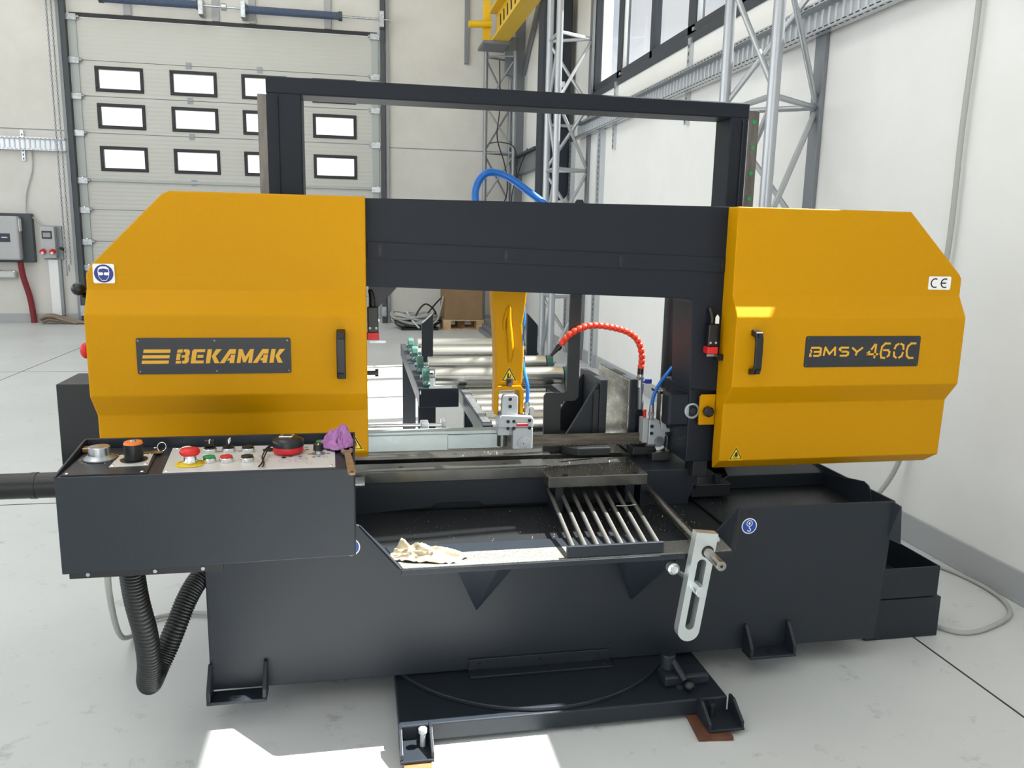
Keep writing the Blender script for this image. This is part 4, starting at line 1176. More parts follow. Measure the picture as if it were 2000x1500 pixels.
# yellow guide arm: tapering casting with a raised rib and a forked end
ya = MB()
rows = [(1.30, 0.398, 0.508), (1.09, 0.398, 0.505), (1.04, 0.401, 0.501), (0.99, 0.406, 0.493), (0.945, 0.409, 0.496), (0.905, 0.411, 0.500), (0.86, 0.412, 0.499), (0.82, 0.413, 0.497), (0.80, 0.4125, 0.4965)]
F = []
for z, a, b in rows:
    F.append([(a, 2.385, z), (b, 2.385, z), (b, 2.455, z), (a, 2.455, z)])
nn = len(F)
ya.add([p for q in F for p in q], [(4 * i + a, 4 * i + b, 4 * i + 4 + b, 4 * i + 4 + a) for i in range(nn - 1) for a, b in ((0, 1), (1, 2), (2, 3), (3, 0))] + [(0, 1, 2, 3), (4 * nn - 1, 4 * nn - 2, 4 * nn - 3, 4 * nn - 4)])
ya.box(0.4125, 0.424, 2.385, 2.455, 0.708, 0.81).box(0.485, 0.4965, 2.385, 2.455, 0.708, 0.81)
yo = ya.build('guide_arm', 'yellow_paint', saw, 0.005, seg=3)
MB().tube(bez([(0.452, 2.384, 1.045), (0.450, 2.381, 1.0), (0.453, 2.381, 0.96), (0.457, 2.381, 0.92), (0.456, 2.382, 0.892), (0.456, 2.385, 0.872)], 6), 0.0095, 10, rf=lambda k, m: 0.004 + 0.0062 * math.sin(PI * min(1, (k + 1) / m * 1.02))).build('arm_rib', 'yellow_paint', yo, smooth=60)
MB().tube(bez([(0.446, 2.386, 1.04), (0.436, 2.381, 1.0), (0.438, 2.386, 0.975)], 5), 0.005, 8).build('arm_crease', 'yellow_paint', yo, smooth=60)
MB().prism([(0.408, 0.788), (0.418, 0.801), (0.490, 0.801), (0.500, 0.788), (0.500, 0.712), (0.489, 0.712), (0.489, 0.782), (0.484, 0.788), (0.426, 0.788), (0.420, 0.782), (0.420, 0.712), (0.408, 0.712)], 'y', 2.374, 2.385).build('arm_collar', 'yellow_paint', yo, 0.002)
MB().cyl((0.455, 2.376, 0.801), (0.455, 2.376, 0.811), 0.0095, n=6).build('arm_nut', 'oily_steel', yo)
MB().cyl((0.455, 2.376, 0.811), (0.455, 2.376, 0.824), 0.010, n=10).build('arm_screw', 'cable_dark', yo)
triangle_sign(yo, 0.4545, 0.816, 0.046, 2.3845, kind='blade')

# blade guide blocks
gl = MB().prism([(0.4265, 0.672), (0.431, 0.769), (0.4365, 0.775), (0.474, 0.775), (0.48, 0.769), (0.48, 0.672)], 'y', 2.362, 2.383).build('guide_block', 'cast_grey', saw, 0.003)
MB().prism([(0.418, 0.690), (0.421, 0.709), (0.43, 0.715), (0.523, 0.708), (0.529, 0.70), (0.528, 0.672), (0.418, 0.674)], 'y', 2.352, 2.41).build('guide_upper', 'cast_grey', gl, 0.003)
MB().box(0.464, 0.527, 2.350, 2.4185, 0.606, 0.672).build('guide_cheek', 'cast_grey', gl, 0.003)
MB().box(0.419, 0.455, 2.36, 2.41, 0.648, 0.674).build('guide_foot', 'cast_grey', gl, 0.002)
MB().cyl((0.438, 2.395, 0.607), (0.438, 2.395, 0.645), 0.0165, n=18).build('guide_roller', 'oily_steel', gl, smooth=40)
MB().cyl((0.497, 2.350, 0.625), (0.497, 2.346, 0.625), 0.0185, n=24).build('guide_pin', 'zinc', gl, smooth=40)
MB().cyl((0.497, 2.346, 0.625), (0.497, 2.3455, 0.625), 0.002, n=8).build('pin_centre', 'black_print', gl)
for x, z in ((0.455, 0.762), (0.455, 0.739), (0.448, 0.694), (0.448, 0.672), (0.466, 0.694), (0.515, 0.696), (0.466, 0.672), (0.516, 0.672)):
    yq = 2.362 if z > 0.72 else 2.352
    MB().cyl((x, yq - 0.003, z), (x, yq, z), 0.0055, n=10).build('cap_screw', 'black_paint', gl)
MB().box(0.474, 0.512, 2.3505, 2.352, 0.678, 0.690).build('guide_label', 'red_print', gl)
MB().box(0.476, 0.510, 2.3500, 2.3506, 0.6855, 0.6885).build('label_band', 'white_print', gl)
MB().cyl((0.512, 2.38, 0.708), (0.512, 2.38, 0.748), 0.0085, n=10).cyl((0.512, 2.38, 0.716), (0.512, 2.38, 0.728), 0.0115, n=6).box(0.52, 0.533, 2.37, 2.39, 0.712, 0.73).build('hose_fitting', 'zinc', gl, smooth=30)

gr = MB().prism([(0.918, 0.598), (0.918, 0.680), (0.952, 0.680), (0.958, 0.660), (1.018, 0.655), (1.018, 0.626), (0.975, 0.626), (0.975, 0.606), (0.966, 0.597)], 'y', 2.382, 2.4185).build('guide_block', 'cast_grey', saw, 0.003)
MB().box(0.900, 0.9175, 2.388, 2.43, 0.604, 0.684).build('guide_side', 'cast_grey', gr, 0.002)
MB().prism([(0.954, 0.682), (0.958, 0.652), (0.968, 0.642), (1.018, 0.640), (1.018, 0.653), (0.978, 0.656), (0.972, 0.662), (0.970, 0.682)], 'y', 2.372, 2.382).build('guide_bracket', 'cast_grey', gr, 0.002)
MB().cyl((0.954, 2.382, 0.609), (0.954, 2.378, 0.609), 0.0175, n=24).build('guide_pin', 'zinc', gr, smooth=40)
MB().cyl((0.993, 2.40, 0.570), (0.993, 2.40, 0.624), 0.0175, n=18).build('guide_roller', 'oily_steel', gr, smooth=40)
MB().cyl((0.952, 2.395, 0.580), (0.972, 2.388, 0.594), 0.010, n=10).build('spray_nozzle', 'white_plastic', gr, smooth=40)
for x, z in ((0.927, 0.660), (0.927, 0.637), (0.979, 0.660), (0.979, 0.635)):
    MB().cyl((x, 2.369 if x > 0.95 else 2.3795, z), (x, 2.383, z), 0.006, n=10).build('cap_screw', 'black_paint', gr)
MB().cyl((0.930, 2.40, 0.680), (0.930, 2.40, 0.728), 0.008, n=10).cyl((0.930, 2.40, 0.692), (0.930, 2.40, 0.704), 0.011, n=6).build('hose_fitting', 'zinc', gr, smooth=30)
MB().box(0.904, 0.914, 2.40, 2.41, 0.685, 0.712).build('red_valve', 'red_plastic', gr, 0.003)
MB().box(0.962, 0.990, 2.405, 2.445, 0.66, 0.775).build('guide_post', 'machined_steel', gr, 0.006)
MB().box(0.952, 1.05, 2.40, 2.47, 0.762, 0.771).build('post_cap', 'oily_steel', gr, 0.002)
MB().cyl((0.990, 2.41, 0.772), (0.990, 2.41, 0.784), 0.010, n=6).cyl((0.990, 2.41, 0.784), (0.990, 2.41, 0.80), 0.006, n=8).build('post_bolt', 'black_paint', gr)

# blue coolant hoses
MB().tube(bez([(0.505, 2.44, 1.10), (0.506, 2.43, 1.0), (0.500, 2.42, 0.93), (0.503, 2.41, 0.86), (0.512, 2.38, 0.80), (0.512, 2.38, 0.745)], 10), 0.0058, 8).build('coolant_tube', 'blue_hose', saw, smooth=60)
MB().tube(bez([(1.07, 2.42, 0.93), (1.035, 2.41, 0.888), (0.990, 2.40, 0.845), (0.955, 2.40, 0.80), (0.936, 2.40, 0.76), (0.930, 2.40, 0.725)], 10), 0.0058, 8).build('coolant_tube', 'blue_hose', saw, smooth=60)
MB().tube(bez([(0.985, 2.40, 1.09), (1.0, 2.41, 1.04), (1.02, 2.42, 0.98)], 8), 0.0058, 8).build('coolant_tube', 'blue_hose', saw, smooth=60)
MB().tube(bez([(0.42, 2.35, 1.24), (0.415, 2.48, 1.25), (0.402, 2.68, 1.31), (0.395, 2.75, 1.40), (0.43, 2.75, 1.462), (0.50, 2.75, 1.455), (0.58, 2.72, 1.40), (0.66, 2.66, 1.33), (0.70, 2.52, 1.26), (0.70, 2.35, 1.24)], 10), 0.0125, 10).build('coolant_tube', 'blue_hose', saw, smooth=60)
MB().box(0.5, 0.512, 2.432, 2.446, 1.035, 1.052).box(0.496, 0.508, 2.41, 2.425, 0.87, 0.885).build('tube_clip', 'black_plastic', saw)

# jointed red coolant hose
path = bez([(0.908, 2.46, 0.835), (0.910, 2.46, 0.88), (0.893, 2.46, 0.93), (0.855, 2.46, 0.958), (0.80, 2.46, 0.973), (0.74, 2.46, 0.979), (0.695, 2.46, 0.968), (0.655, 2.46, 0.942), (0.625, 2.46, 0.902)], 24)
seg = [path[0]]
acc = 0
for a, b in zip(path, path[1:]):
    acc += (b - a).length
    if acc >= 0.0168:
        seg.append(b)
        acc = 0
jh = MB().cyl((0.908, 2.46, 0.818), (0.908, 2.46, 0.838), 0.010, n=14).build('jointed_hose', 'black_plastic', saw, smooth=40)
for a, b in zip(seg, seg[1:]):
    t = (b - a).normalized()
    MB().lathe(a - t * 0.002, t, [(0, 0.0075), (0.003, 0.0098), (0.009, 0.0108), (0.014, 0.0112), (0.0175, 0.0092), (0.019, 0.0072)], 14).build('hose_link', 'orange_red', jh, smooth=50)
t = Vector((-0.66, 0, -0.75)).normalized()
MB().lathe(seg[-1], t, [(0, 0.0095), (0.012, 0.0105), (0.016, 0.008), (0.046, 0.0042)], 14).build('hose_nozzle', 'black_plastic', jh, smooth=40)
MB().cyl((0.908, 2.46, 0.775), (0.908, 2.46, 0.818), 0.0105, n=14).cyl((0.908, 2.46, 0.80), (0.908, 2.46, 0.81), 0.0135, n=6).build('hose_valve', 'zinc', jh, smooth=30)
MB().cyl((0.908, 2.46, 0.793), (0.935, 2.455, 0.795), 0.005, n=8).box(0.925, 0.944, 2.448, 2.462, 0.788, 0.802).build('valve_lever', 'blue_print', jh)
MB().cyl((0.916, 2.47, 0.70), (0.912, 2.465, 0.785), 0.011, n=12).build('hose_stem', 'truss_shop', jh, smooth=40)

# ------------------------------------------------------------------ length stop on its rod
rod = MB().cyl((0.884, 2.31, 0.484), (0.873, 1.725, 0.462), 0.0128, n=24).build('length_stop', 'machined_steel', saw, 0.001, smooth=40)
MB().cyl((0.8832, 2.27, 0.4825), (0.8842, 2.30, 0.484), 0.024, n=20).build('rod_flange', 'black_paint', rod, smooth=40)
MB().cyl((0.873, 1.7252, 0.462), (0.873, 1.7246, 0.462), 0.004, n=10).build('rod_centre', 'black_paint', rod)
# slotted bar, tilted a little around the rod
def slotted(cx, cz, w, h, sx, s0, s1, y0, y1, ang, px, pz):
    def R(p):
        dx, dz = p[0] - px, p[1] - pz
        return (px + dx * math.cos(ang) - dz * math.sin(ang), pz + dx * math.sin(ang) + dz * math.cos(ang))
    n = 10
    outer = [(cx + w / 2, cz + h), (cx - w / 2, cz + h)] + [(cx - w / 2 * math.cos(PI * k / n), cz - w / 2 * math.sin(PI * k / n)) for k in range(n + 1)]
    inner = [(cx + sx * math.cos(PI * k / n), s1 + sx * math.sin(PI * k / n)) for k in range(n + 1)] + [(cx - sx * math.cos(PI * k / n), s0 - sx * math.sin(PI * k / n)) for k in range(n + 1)]
    # bridge outer and inner by quads: sample both by angle-matched polylines
    m = MB()
    L = 48
    def samp(poly):
        P = [Vector((a, 0, b)) for a, b in poly] + [Vector((poly[0][0], 0, poly[0][1]))]
        return P
    oc = outer
    # left, right cheeks, head and foot as solid prisms
    def pr(poly):
        m.prism([R(q) for q in poly], 'y', y0, y1)
    pr([(cx - w / 2, cz), (cx - sx, s0), (cx - sx, s1), (cx - w / 2, cz + h)])
    pr([(cx + sx, s0), (cx + w / 2, cz), (cx + w / 2, cz + h), (cx + sx, s1)])
    for k in range(n):
        a, b = PI * k / n, PI * (k + 1) / n
        pr([(cx - w / 2 * math.cos(a), cz - w / 2 * math.sin(a)), (cx - w / 2 * math.cos(b), cz - w / 2 * math.sin(b)), (cx - sx * math.cos(b), s0 - sx * math.sin(b)), (cx - sx * math.cos(a), s0 - sx * math.sin(a))])
        ta = cx + w / 2 - w * k / n
        tb_ = cx + w / 2 - w * (k + 1) / n
        pr([(cx + sx * math.cos(a), s1 + sx * math.sin(a)), (ta, cz + h), (tb_, cz + h), (cx + sx * math.cos(b), s1 + sx * math.sin(b))])
    return m
sl_ = slotted(0.866, 0.247, 0.060, 0.268, 0.0125, 0.262, 0.432, 1.812, 1.838, math.radians(-7.5), 0.870, 0.467)
so_ = sl_.build('slotted_bar', 'aluminium', rod)
MB().cyl((0.8752, 1.8105, 0.4655), (0.8752, 1.812, 0.4655), 0.0165, n=24).build('bore_ring', 'cable_dark', rod)
MB().cyl((0.897, 1.826, 0.492), (0.909, 1.826, 0.492), 0.009, n=14).build('clamp_screw', 'zinc', rod, smooth=40)
MB().cyl((0.848, 1.775, 0.372), (0.848, 1.82, 0.372), 0.0145, n=20).build('stop_pin', 'aluminium', rod, 0.001, smooth=40)
MB().cyl((0.848, 1.82, 0.372), (0.848, 1.875, 0.372), 0.009, n=12).build('stop_shank', 'zinc', rod, smooth=40)
MB().lathe((0.803, 1.87, 0.405), (0, -1, 0), [(0, 0.016), (0.018, 0.016), (0.02, 0.012), (0.024, 0.010)], 20).build('lock_knob', 'aluminium', rod, smooth=40)
MB().cyl((0.803, 1.862, 0.405), (0.848, 1.866, 0.372), 0.007, n=10).build('lock_link', 'zinc', rod, smooth=40)

# ------------------------------------------------------------------ control console
CX0, CX1, CY0, CY1, CZ0 = -0.597, -0.012, 1.662, 1.865, 0.563
con = MB().hexa([(CX0, CY0, CZ0 - 0.004), (CX1, CY0, CZ0 + 0.004), (CX1, CY1, CZ0 + 0.004), (CX0, CY1, CZ0 - 0.004), (CX0, CY0, 0.7635), (CX1, CY0, 0.7635), (CX1, CY1, 0.770), (CX0, CY1, 0.770)]).build('control_console', 'dark_paint', saw, 0.0025)
MB().box(CX0 - 0.0005, CX1 + 0.0005, CY1 - 0.006, CY1 + 0.002, 0.768, 0.792).build('rear_rim', 'dark_paint', con, 0.001)
for x in (CX0 - 0.001, CX1 - 0.004):
    MB().prism([(CY0, 0.7625), (CY1, 0.7685), (CY1, 0.792), (CY1 - 0.02, 0.792), (CY0, 0.766)], 'x', x, x + 0.005).build('side_rim', 'dark_paint', con, 0.001)
bt = MB().box(CX0 + 0.008, -0.30, 1.69, CY1 - 0.003, 0.545, 0.558).build('bottom_cover', 'black_paint', con, 0.001)
bt2 = MB().box(CX0 + 0.006, -0.29, 1.684, 1.69, 0.540, 0.5585).build('bottom_flange', 'black_paint', con)
for x in (-0.555, -0.425, -0.33):
    MB().cyl((x, 1.6815, 0.548), (x, 1.684, 0.548), 0.004, n=10).build('flange_screw', 'zinc', con)
# arm from the console to the body
MB().box(-0.34, -0.22, 2.03, 2.09, 0.40, 0.584).build('console_post', 'black_paint', con, 0.003)
MB().box(-0.36, -0.20, 1.868, 2.09, 0.585, 0.70).build('console_arm', 'black_paint', con, 0.003)

def pz(y):
    return 0.7635 + (y - CY0) * (0.0065 / 0.203)

def on(x, y, h=0.0):
    return (x, y, pz(y) + h)

def flat(poly, t, h=0.0):
    """Flat plate lying on the console top, given by (x, y) corners."""
    m = MB()
    n = len(poly)
    return m.add([on(a, b, h) for a, b in poly] + [on(a, b, h + t) for a, b in poly], [tuple(range(n)), tuple(range(2 * n - 1, n - 1, -1))] + [(i, i + n, (i + 1) % n + n, (i + 1) % n) for i in range(n)])

flat([(-0.586, 1.668), (-0.425, 1.668), (-0.440, 1.852), (-0.588, 1.852)], 0.003).build('speed_plate', 'black_paint', con, 0.0006)
flat([(-0.396, 1.668), (-0.052, 1.671), (-0.058, 1.842), (-0.412, 1.842)], 0.002).build('button_plate', 'panel_grey', con, 0.0005)
flat([(-0.508, 1.708), (-0.433, 1.714), (-0.441, 1.792), (-0.507, 1.790)], 0.0022, 0.003).build('switch_plate', 'panel_grey', con, 0.0005)
for x, y, h in ((-0.577, 1.676, 0.003), (-0.436, 1.676, 0.003), (-0.449, 1.845, 0.003), (-0.389, 1.675, 0.002), (-0.061, 1.678, 0.002), (-0.400, 1.836, 0.002), (-0.064, 1.835, 0.002), (-0.502, 1.714, 0.0052), (-0.439, 1.719, 0.0052), (-0.447, 1.787, 0.0052)):
    a, b, c = on(x, y, h)
    MB().lathe((a, b, c), (0, 0, 1), [(0, 0.0035), (0.0014, 0.003), (0.002, 0.0012)], 10).build('panel_screw', 'chrome', con)
# speed dial
dx, dy = -0.543, 1.772
a = on(dx, dy, 0.003)
dial = MB().lathe(a, (0, 0, 1), [(0, 0.033), (0.003, 0.033), (0.008, 0.026), (0.010, 0.0225), (0.026, 0.0215), (0.0275, 0.020), (0.0278, 0.0)], 40).build('speed_dial', 'zinc', con, smooth=35)
for k in range(21):
    t = math.radians(-150 + k * 15)
    MB().add([on(dx + math.sin(t + s) * r, dy + math.cos(t + s) * r, 0.0034) for r, s in ((0.036, -0.02), (0.036, 0.02), (0.040, 0.02), (0.040, -0.02))], [(0, 1, 2, 3)]).build('dial_mark', 'white_print', con)
# rotary main switch
mx_, my_ = -0.470, 1.752
ms = MB().lathe(on(mx_, my_, 0.005), (0, 0, 1), [(0, 0.027), (0.0015, 0.027), (0.0015, 0.021), (0.002, 0.0185), (0.034, 0.0195), (0.035, 0.0195)], 24).build('main_switch', 'black_plastic', con, smooth=35)
MB().lathe(on(mx_, my_, 0.040), (0, 0, 1), [(0, 0.0195), (0.005, 0.0175), (0.0055, 0.0)], 24).build('switch_cap', 'orange_plastic', con, smooth=35)
MB().lathe(on(mx_, my_, 0.0455), (0, 0, 1), [(0, 0.006), (0.0025, 0.005), (0.0028, 0)], 14).build('switch_screw', 'zinc', con, smooth=35)
MB().add([on(-0.499, 1.748, 0.0056), on(-0.491, 1.754, 0.0056), on(-0.499, 1.758, 0.0056)], [(0, 1, 2)]).build('switch_arrow', 'red_print', con)
# emergency stop
ex, ey = -0.352, 1.722
e = MB().lathe(on(ex, ey, 0.002), (0, 0, 1), [(0, 0.030), (0.0006, 0.030)], 36).build('emergency_stop', 'warn_yellow', con)
m = MB()
for k in range(26):
    t = 2 * PI * k / 26
    if k % 7 == 6:
        continue
    m.add([on(ex + math.sin(t + s) * r, ey + math.cos(t + s) * r, 0.0028) for r, s in ((0.0225, -0.07), (0.0225, 0.05), (0.0265, 0.05), (0.0265, -0.07))], [(0, 1, 2, 3)])
mo = m.build('ring_lettering', 'black_print', con)
mo['kind'] = 'stuff'
MB().lathe(on(ex, ey, 0.0026), (0, 0, 1), [(0, 0.014), (0.004, 0.0145), (0.006, 0.013), (0.019, 0.0125)], 24).build('stop_collar', 'chrome', con, smooth=35)
MB().lathe(on(ex, ey, 0.0216), (0, 0, 1), [(0, 0.0175), (0.004, 0.0205), (0.009, 0.0205), (0.013, 0.0175), (0.0145, 0.010), (0.015, 0)], 28).build('stop_mushroom', 'red_plastic', con, smooth=50)

def push(x, y, matn, kind='flat', r=0.0145):
    b = MB().lathe(on(x, y, 0.002), (0, 0, 1), [(0, r), (0.007, r), (0.0085, r * 0.92), (0.009, r * 0.8)], 24).build('button_bezel', 'chrome', con, smooth=35)
    if kind == 'flat':
        MB().lathe(on(x, y, 0.011), (0, 0, 1), [(0, r * 0.86), (0.003, r * 0.86), (0.004, r * 0.7), (0.0042, 0)], 24).build('push_button', matn, con, smooth=35)
    else:
        MB().lathe(on(x, y, 0.011), (0, 0, 1), [(0, r * 0.85), (0.003, r * 0.85), (0.0035, 0)], 24).build('selector_base', matn, con, smooth=35)
        c = on(x, y, 0.0145)
        w, d, h = (0.011, 0.0055, 0.015) if kind == 'wide' else (0.0035, 0.011, 0.016)
        MB().box(c[0] - w, c[0] + w, c[1] - d, c[1] + d, c[2], c[2] + h).build('selector_grip', matn, con, 0.002)
        MB().box(c[0] + (w - 0.002 if kind != 'wide' else -0.001), c[0] + (w + 0.0003 if kind != 'wide' else 0.001), c[1] - d - 0.0003, c[1] + d, c[2] + h * 0.5, c[2] + h + 0.0004).build('selector_mark', 'white_print', con)
push(-0.316, 1.732, 'green_plastic')
push(-0.281, 1.732, 'red_plastic')
push(-0.238, 1.730, 'black_plastic')
push(-0.326, 1.803, 'black_plastic', 'wide')
push(-0.287, 1.803, 'black_plastic', 'thin')
push(-0.245, 1.800, 'black_plastic')
push(-0.374, 1.803, 'white_print', r=0.0125)
push(-0.088, 1.826, 'green_plastic', r=0.013)
MB().lathe(on(-0.200, 1.806, 0.002), (0, 0, 1), [(0, 0.0145), (0.001, 0.0145)], 20).build('blank_hole', 'black_print', con)
MB().lathe(on(-0.164, 1.745, 0.002), (0, 0, 1), [(0, 0.005), (0.0008, 0.005)], 14).build('small_hole', 'black_print', con)
k = MB().lathe(on(-0.091, 1.767, 0.002), (0, 0, 1), [(0, 0.0155), (0.001, 0.0155), (0.001, 0.008), (0.008, 0.0075)], 20).build('knob_base', 'zinc', con, smooth=35)
MB().lathe(on(-0.091, 1.767, 0.010), (0, 0, 1), [(0, 0.0115), (0.014, 0.0108), (0.0155, 0.009), (0.0157, 0)], 16).build('rotary_knob', 'black_plastic', con)
MB().box(-0.0918, -0.0902, 1.7553, 1.7665, pz(1.76) + 0.0245, pz(1.76) + 0.0262).build('knob_mark', 'white_print', con)
# printed outlines on the button plate
ring = None
for x, y, r in ((-0.206, 1.762, 0.011), (-0.205, 1.722, 0.012), (-0.160, 1.722, 0.013), (-0.122, 1.735, 0.009), (-0.125, 1.722, 0.014), (-0.075, 1.742, 0.006), (-0.108, 1.70, 0.007), (-0.128, 1.795, 0.006)):
    m = MB()
    for j in range(18):
        t0, t1 = 2 * PI * j / 18, 2 * PI * (j + 1) / 18
        m.add([on(x + math.cos(t) * q, y + math.sin(t) * q, 0.0023) for t, q in ((t0, r), (t1, r), (t1, r - 0.001), (t0, r - 0.001))], [(0, 1, 2, 3)])
    m.build('printed_ring', 'truss_shop', con)
for x, y in ((-0.305, 1.803), (-0.262, 1.803), (-0.205, 1.828), (-0.118, 1.80), (-0.12, 1.82), (-0.07, 1.79), (-0.13, 1.75), (-0.15, 1.752), (-0.10, 1.742), (-0.07, 1.765), (-0.11, 1.765), (-0.09, 1.745)):
    flat([(x - 0.004, y - 0.0022), (x + 0.004, y - 0.0022), (x + 0.004, y + 0.0022), (x - 0.004, y + 0.0022)], 0.0002, 0.0021).build('printed_symbol', 'cable_dark', con)

# ------------------------------------------------------------------ electrical cabinet and pipe at the left end
cb = MB().box(-0.828, -0.40, 2.375, 2.56, 0.52, 0.824).build('electric_cabinet', 'black_paint', saw, 0.004)
MB().box(-0.70, -0.45, 2.38, 2.55, 0.40, 0.519).build('cabinet_foot', 'black_paint', cb, 0.003)
MB().cyl((-1.9, 2.27, 0.566), (-0.60, 2.27, 0.566), 0.0345, n=28).build('feed_tube', 'black_plastic', saw, smooth=40)
MB().cyl((-0.87, 2.27, 0.566), (-0.855, 2.27, 0.566), 0.036, n=28).build('tube_ring', 'black_plastic', saw, smooth=40)

# ------------------------------------------------------------------ corrugated hose under the console
hp = bez([(-0.500, 1.79, 0.552), (-0.500, 1.79, 0.50), (-0.497, 1.80, 0.43), (-0.489, 1.82, 0.34), (-0.490, 1.84, 0.26), (-0.500, 1.86, 0.205), (-0.502, 1.885, 0.180), (-0.498, 1.92, 0.188), (-0.480, 1.950, 0.225), (-0.455, 1.97, 0.285), (-0.435, 2.00, 0.335), (-0.412, 2.04, 0.370), (-0.38, 2.09, 0.390)], 26)
ho = MB().tube(hp, 0.0265, 22, rf=lambda k, m: 0.0268 if k % 3 else 0.0238)
ho.build('corrugated_hose', 'rubber', saw, smooth=60)
MB().cyl((-0.500, 1.79, 0.532), (-0.500, 1.79, 0.546), 0.034, n=28).build('hose_gland', 'black_plastic', saw, smooth=40)
tag(MB().tube(bez([(-0.56, 1.84, 0.54), (-0.60, 1.95, 0.40), (-0.66, 2.2, 0.16), (-0.70, 2.45, 0.02), (-0.66, 2.58, 0.012), (-0.55, 2.60, 0.012), (-0.45, 2.58, 0.012), (-0.30, 2.60, 0.012)], 10), 0.0075, 8).build('power_cable', 'cable_grey', smooth=60), 'grey cable hanging from under the control console to the floor', 'cable')

# ------------------------------------------------------------------ coolant tank and chip bin at the right end
tk = thing('coolant_tank', 'black lower tank standing on the floor at the right end of the saw', 'tank', (1.73, 2.3, 0))
MB().box(1.58, 1.842, 2.11, 2.50, 0.001, 0.137).build('tank_body', 'dark_paint', tk, 0.003)
bn = thing('chip_bin', 'open black chip bin stacked on the lower tank beside the saw', 'bin', (1.72, 2.3, 0.14))
t_ = 0.004
MB().box(1.60, 1.826, 2.112, 2.112 + t_, 0.141, 0.242).build('front_wall', 'dark_paint', bn, 0.001)
MB().box(1.60, 1.826, 2.49, 2.494, 0.141, 0.242).build('rear_wall', 'dark_paint', bn, 0.001)
MB().box(1.822, 1.826, 2.116, 2.49, 0.141, 0.242).build('side_wall', 'dark_paint', bn, 0.001)
MB().box(1.60, 1.604, 2.116, 2.49, 0.141, 0.242).build('side_wall', 'dark_paint', bn, 0.001)
MB().box(1.604, 1.822, 2.116, 2.49, 0.1415, 0.146).build('bin_floor', 'black_paint', bn)

# ------------------------------------------------------------------ metal chips in the tray
random.seed(21)
m = MB()
def chip(x, y, z, s):
    a = random.random() * PI
    t = random.uniform(-0.5, 0.5)
    dx, dy = math.cos(a) * s, math.sin(a) * s
    m.add([(x - dx, y - dy, z), (x + dx, y + dy, z + t * s), (x + dx * .6 - dy * .5, y + dy * .6 + dx * .5, z + 0.001 + s * .3)], [(0, 1, 2)])
for _ in range(1100):
    x = random.uniform(0.1, 0.98)
    y = random.uniform(1.9, 2.29)
    if x < 0.5 and random.random() < 0.6:
        continue
    z = 0.434 if y > 2.02 else 0.432 + (2.02 - y) * 0.07
    chip(x, y, z + 0.0006, random.uniform(0.0007, 0.0022))
for _ in range(200):
    chip(random.uniform(0.55, 0.85), random.uniform(2.21, 2.39), 0.5585, random.uniform(0.0006, 0.0018))
for _ in range(110):
    chip(random.gauss(0.40, 0.06), random.uniform(2.45, 2.58), 0.561, random.uniform(0.0008, 0.0022))
for _ in range(380):
    chip(random.uniform(1.05, 1.5), random.uniform(2.05, 2.3), 0.443, random.uniform(0.0006, 0.0016))
co_ = m.build('metal_chips', 'chip')
co_['kind'] = 'stuff'
tag(co_, 'tiny bright metal chips scattered over the saw tray and table', 'metal chips')
tag(MB().tube(bez([(0.726, 2.11, 0.4935), (0.745, 2.104, 0.4945), (0.768, 2.104, 0.4955), (0.785, 2.108, 0.496)], 5), 0.0012, 6).build('metal_sliver', 'chip', smooth=60), 'single curved metal sliver lying across the tray grid bars', 'metal chip')

# ================================================================== ROLLER TABLES BEHIND THE SAW
ra = thing('roller_table', 'wide roller table with green bearing blocks and upright side posts', 'roller table', (0.63, 4.2, 0))
RL, RR = 0.305, 0.965
for x in (RL - 0.045, RR - 0.005):
    MB().prism([(3.48, 0.50), (3.48, 0.555), (3.50, 0.570), (5.05, 0.570), (5.05, 0.50)], 'x', x, x + 0.008).build('side_rail', 'dark_paint', ra, 0.002)
    MB().box(x, x + 0.05, 3.52, 5.05, 0.5705, 0.5765).build('rail_top', 'dark_paint', ra, 0.001)
MB().box(RL - 0.037, 0.436, 3.478, 3.486, 0.50, 0.585).build('end_plate', 'dark_paint', ra, 0.002)
MB().box(0.925, RR - 0.005, 3.478, 3.486, 0.50, 0.585).build('end_plate', 'dark_paint', ra, 0.002)
MB().box(RL - 0.037, RR - 0.005, 5.04, 5.048, 0.50, 0.56).build('end_plate', 'dark_paint', ra, 0.002)
rmesh = None
for y in (3.62, 3.98, 4.36, 4.70):
    if rmesh is None:
        rmesh = MB().cyl((RL + 0.035, y, 0.613), (RR - 0.02, y, 0.613), 0.042, n=28).build('roller', 'roller_steel', ra, 0.002, smooth=40)
        shaft = MB().cyl((RL - 0.03, y, 0.613), (RR + 0.03, y, 0.613), 0.012, n=12).build('roller_shaft', 'zinc', ra, smooth=40)
        prof = [(RL - 0.028, 0.577), (RL + 0.022, 0.577)]
        brg = []
        for x in (RL - 0.004, RR + 0.002):
            b = MB().prism([(y - 0.055, 0.577), (y + 0.055, 0.577), (y + 0.055, 0.590), (y + 0.038, 0.596), (y + 0.036, 0.623), (y + 0.026, 0.646), (y + 0.010, 0.656), (y - 0.010, 0.656), (y - 0.026, 0.646), (y - 0.036, 0.623), (y - 0.038, 0.596), (y - 0.055, 0.590)], 'x', x - 0.016, x + 0.016).build('bearing_block', 'teal_paint', ra, 0.004)
            nb = MB().cyl((x, y, 0.654), (x, y, 0.664), 0.005, n=8).build('grease_nipple', 'zinc', ra)
            for dy in (-0.046, 0.046):
                brg.append(MB().cyl((x, y + dy, 0.589), (x, y + dy, 0.601), 0.009, n=6).build('bearing_bolt', 'zinc', ra))
            brg += [b, nb]
        y0 = y
    else:
        for o in [rmesh, shaft] + brg:
            dup(o, ra, (0, y - y0, 0))
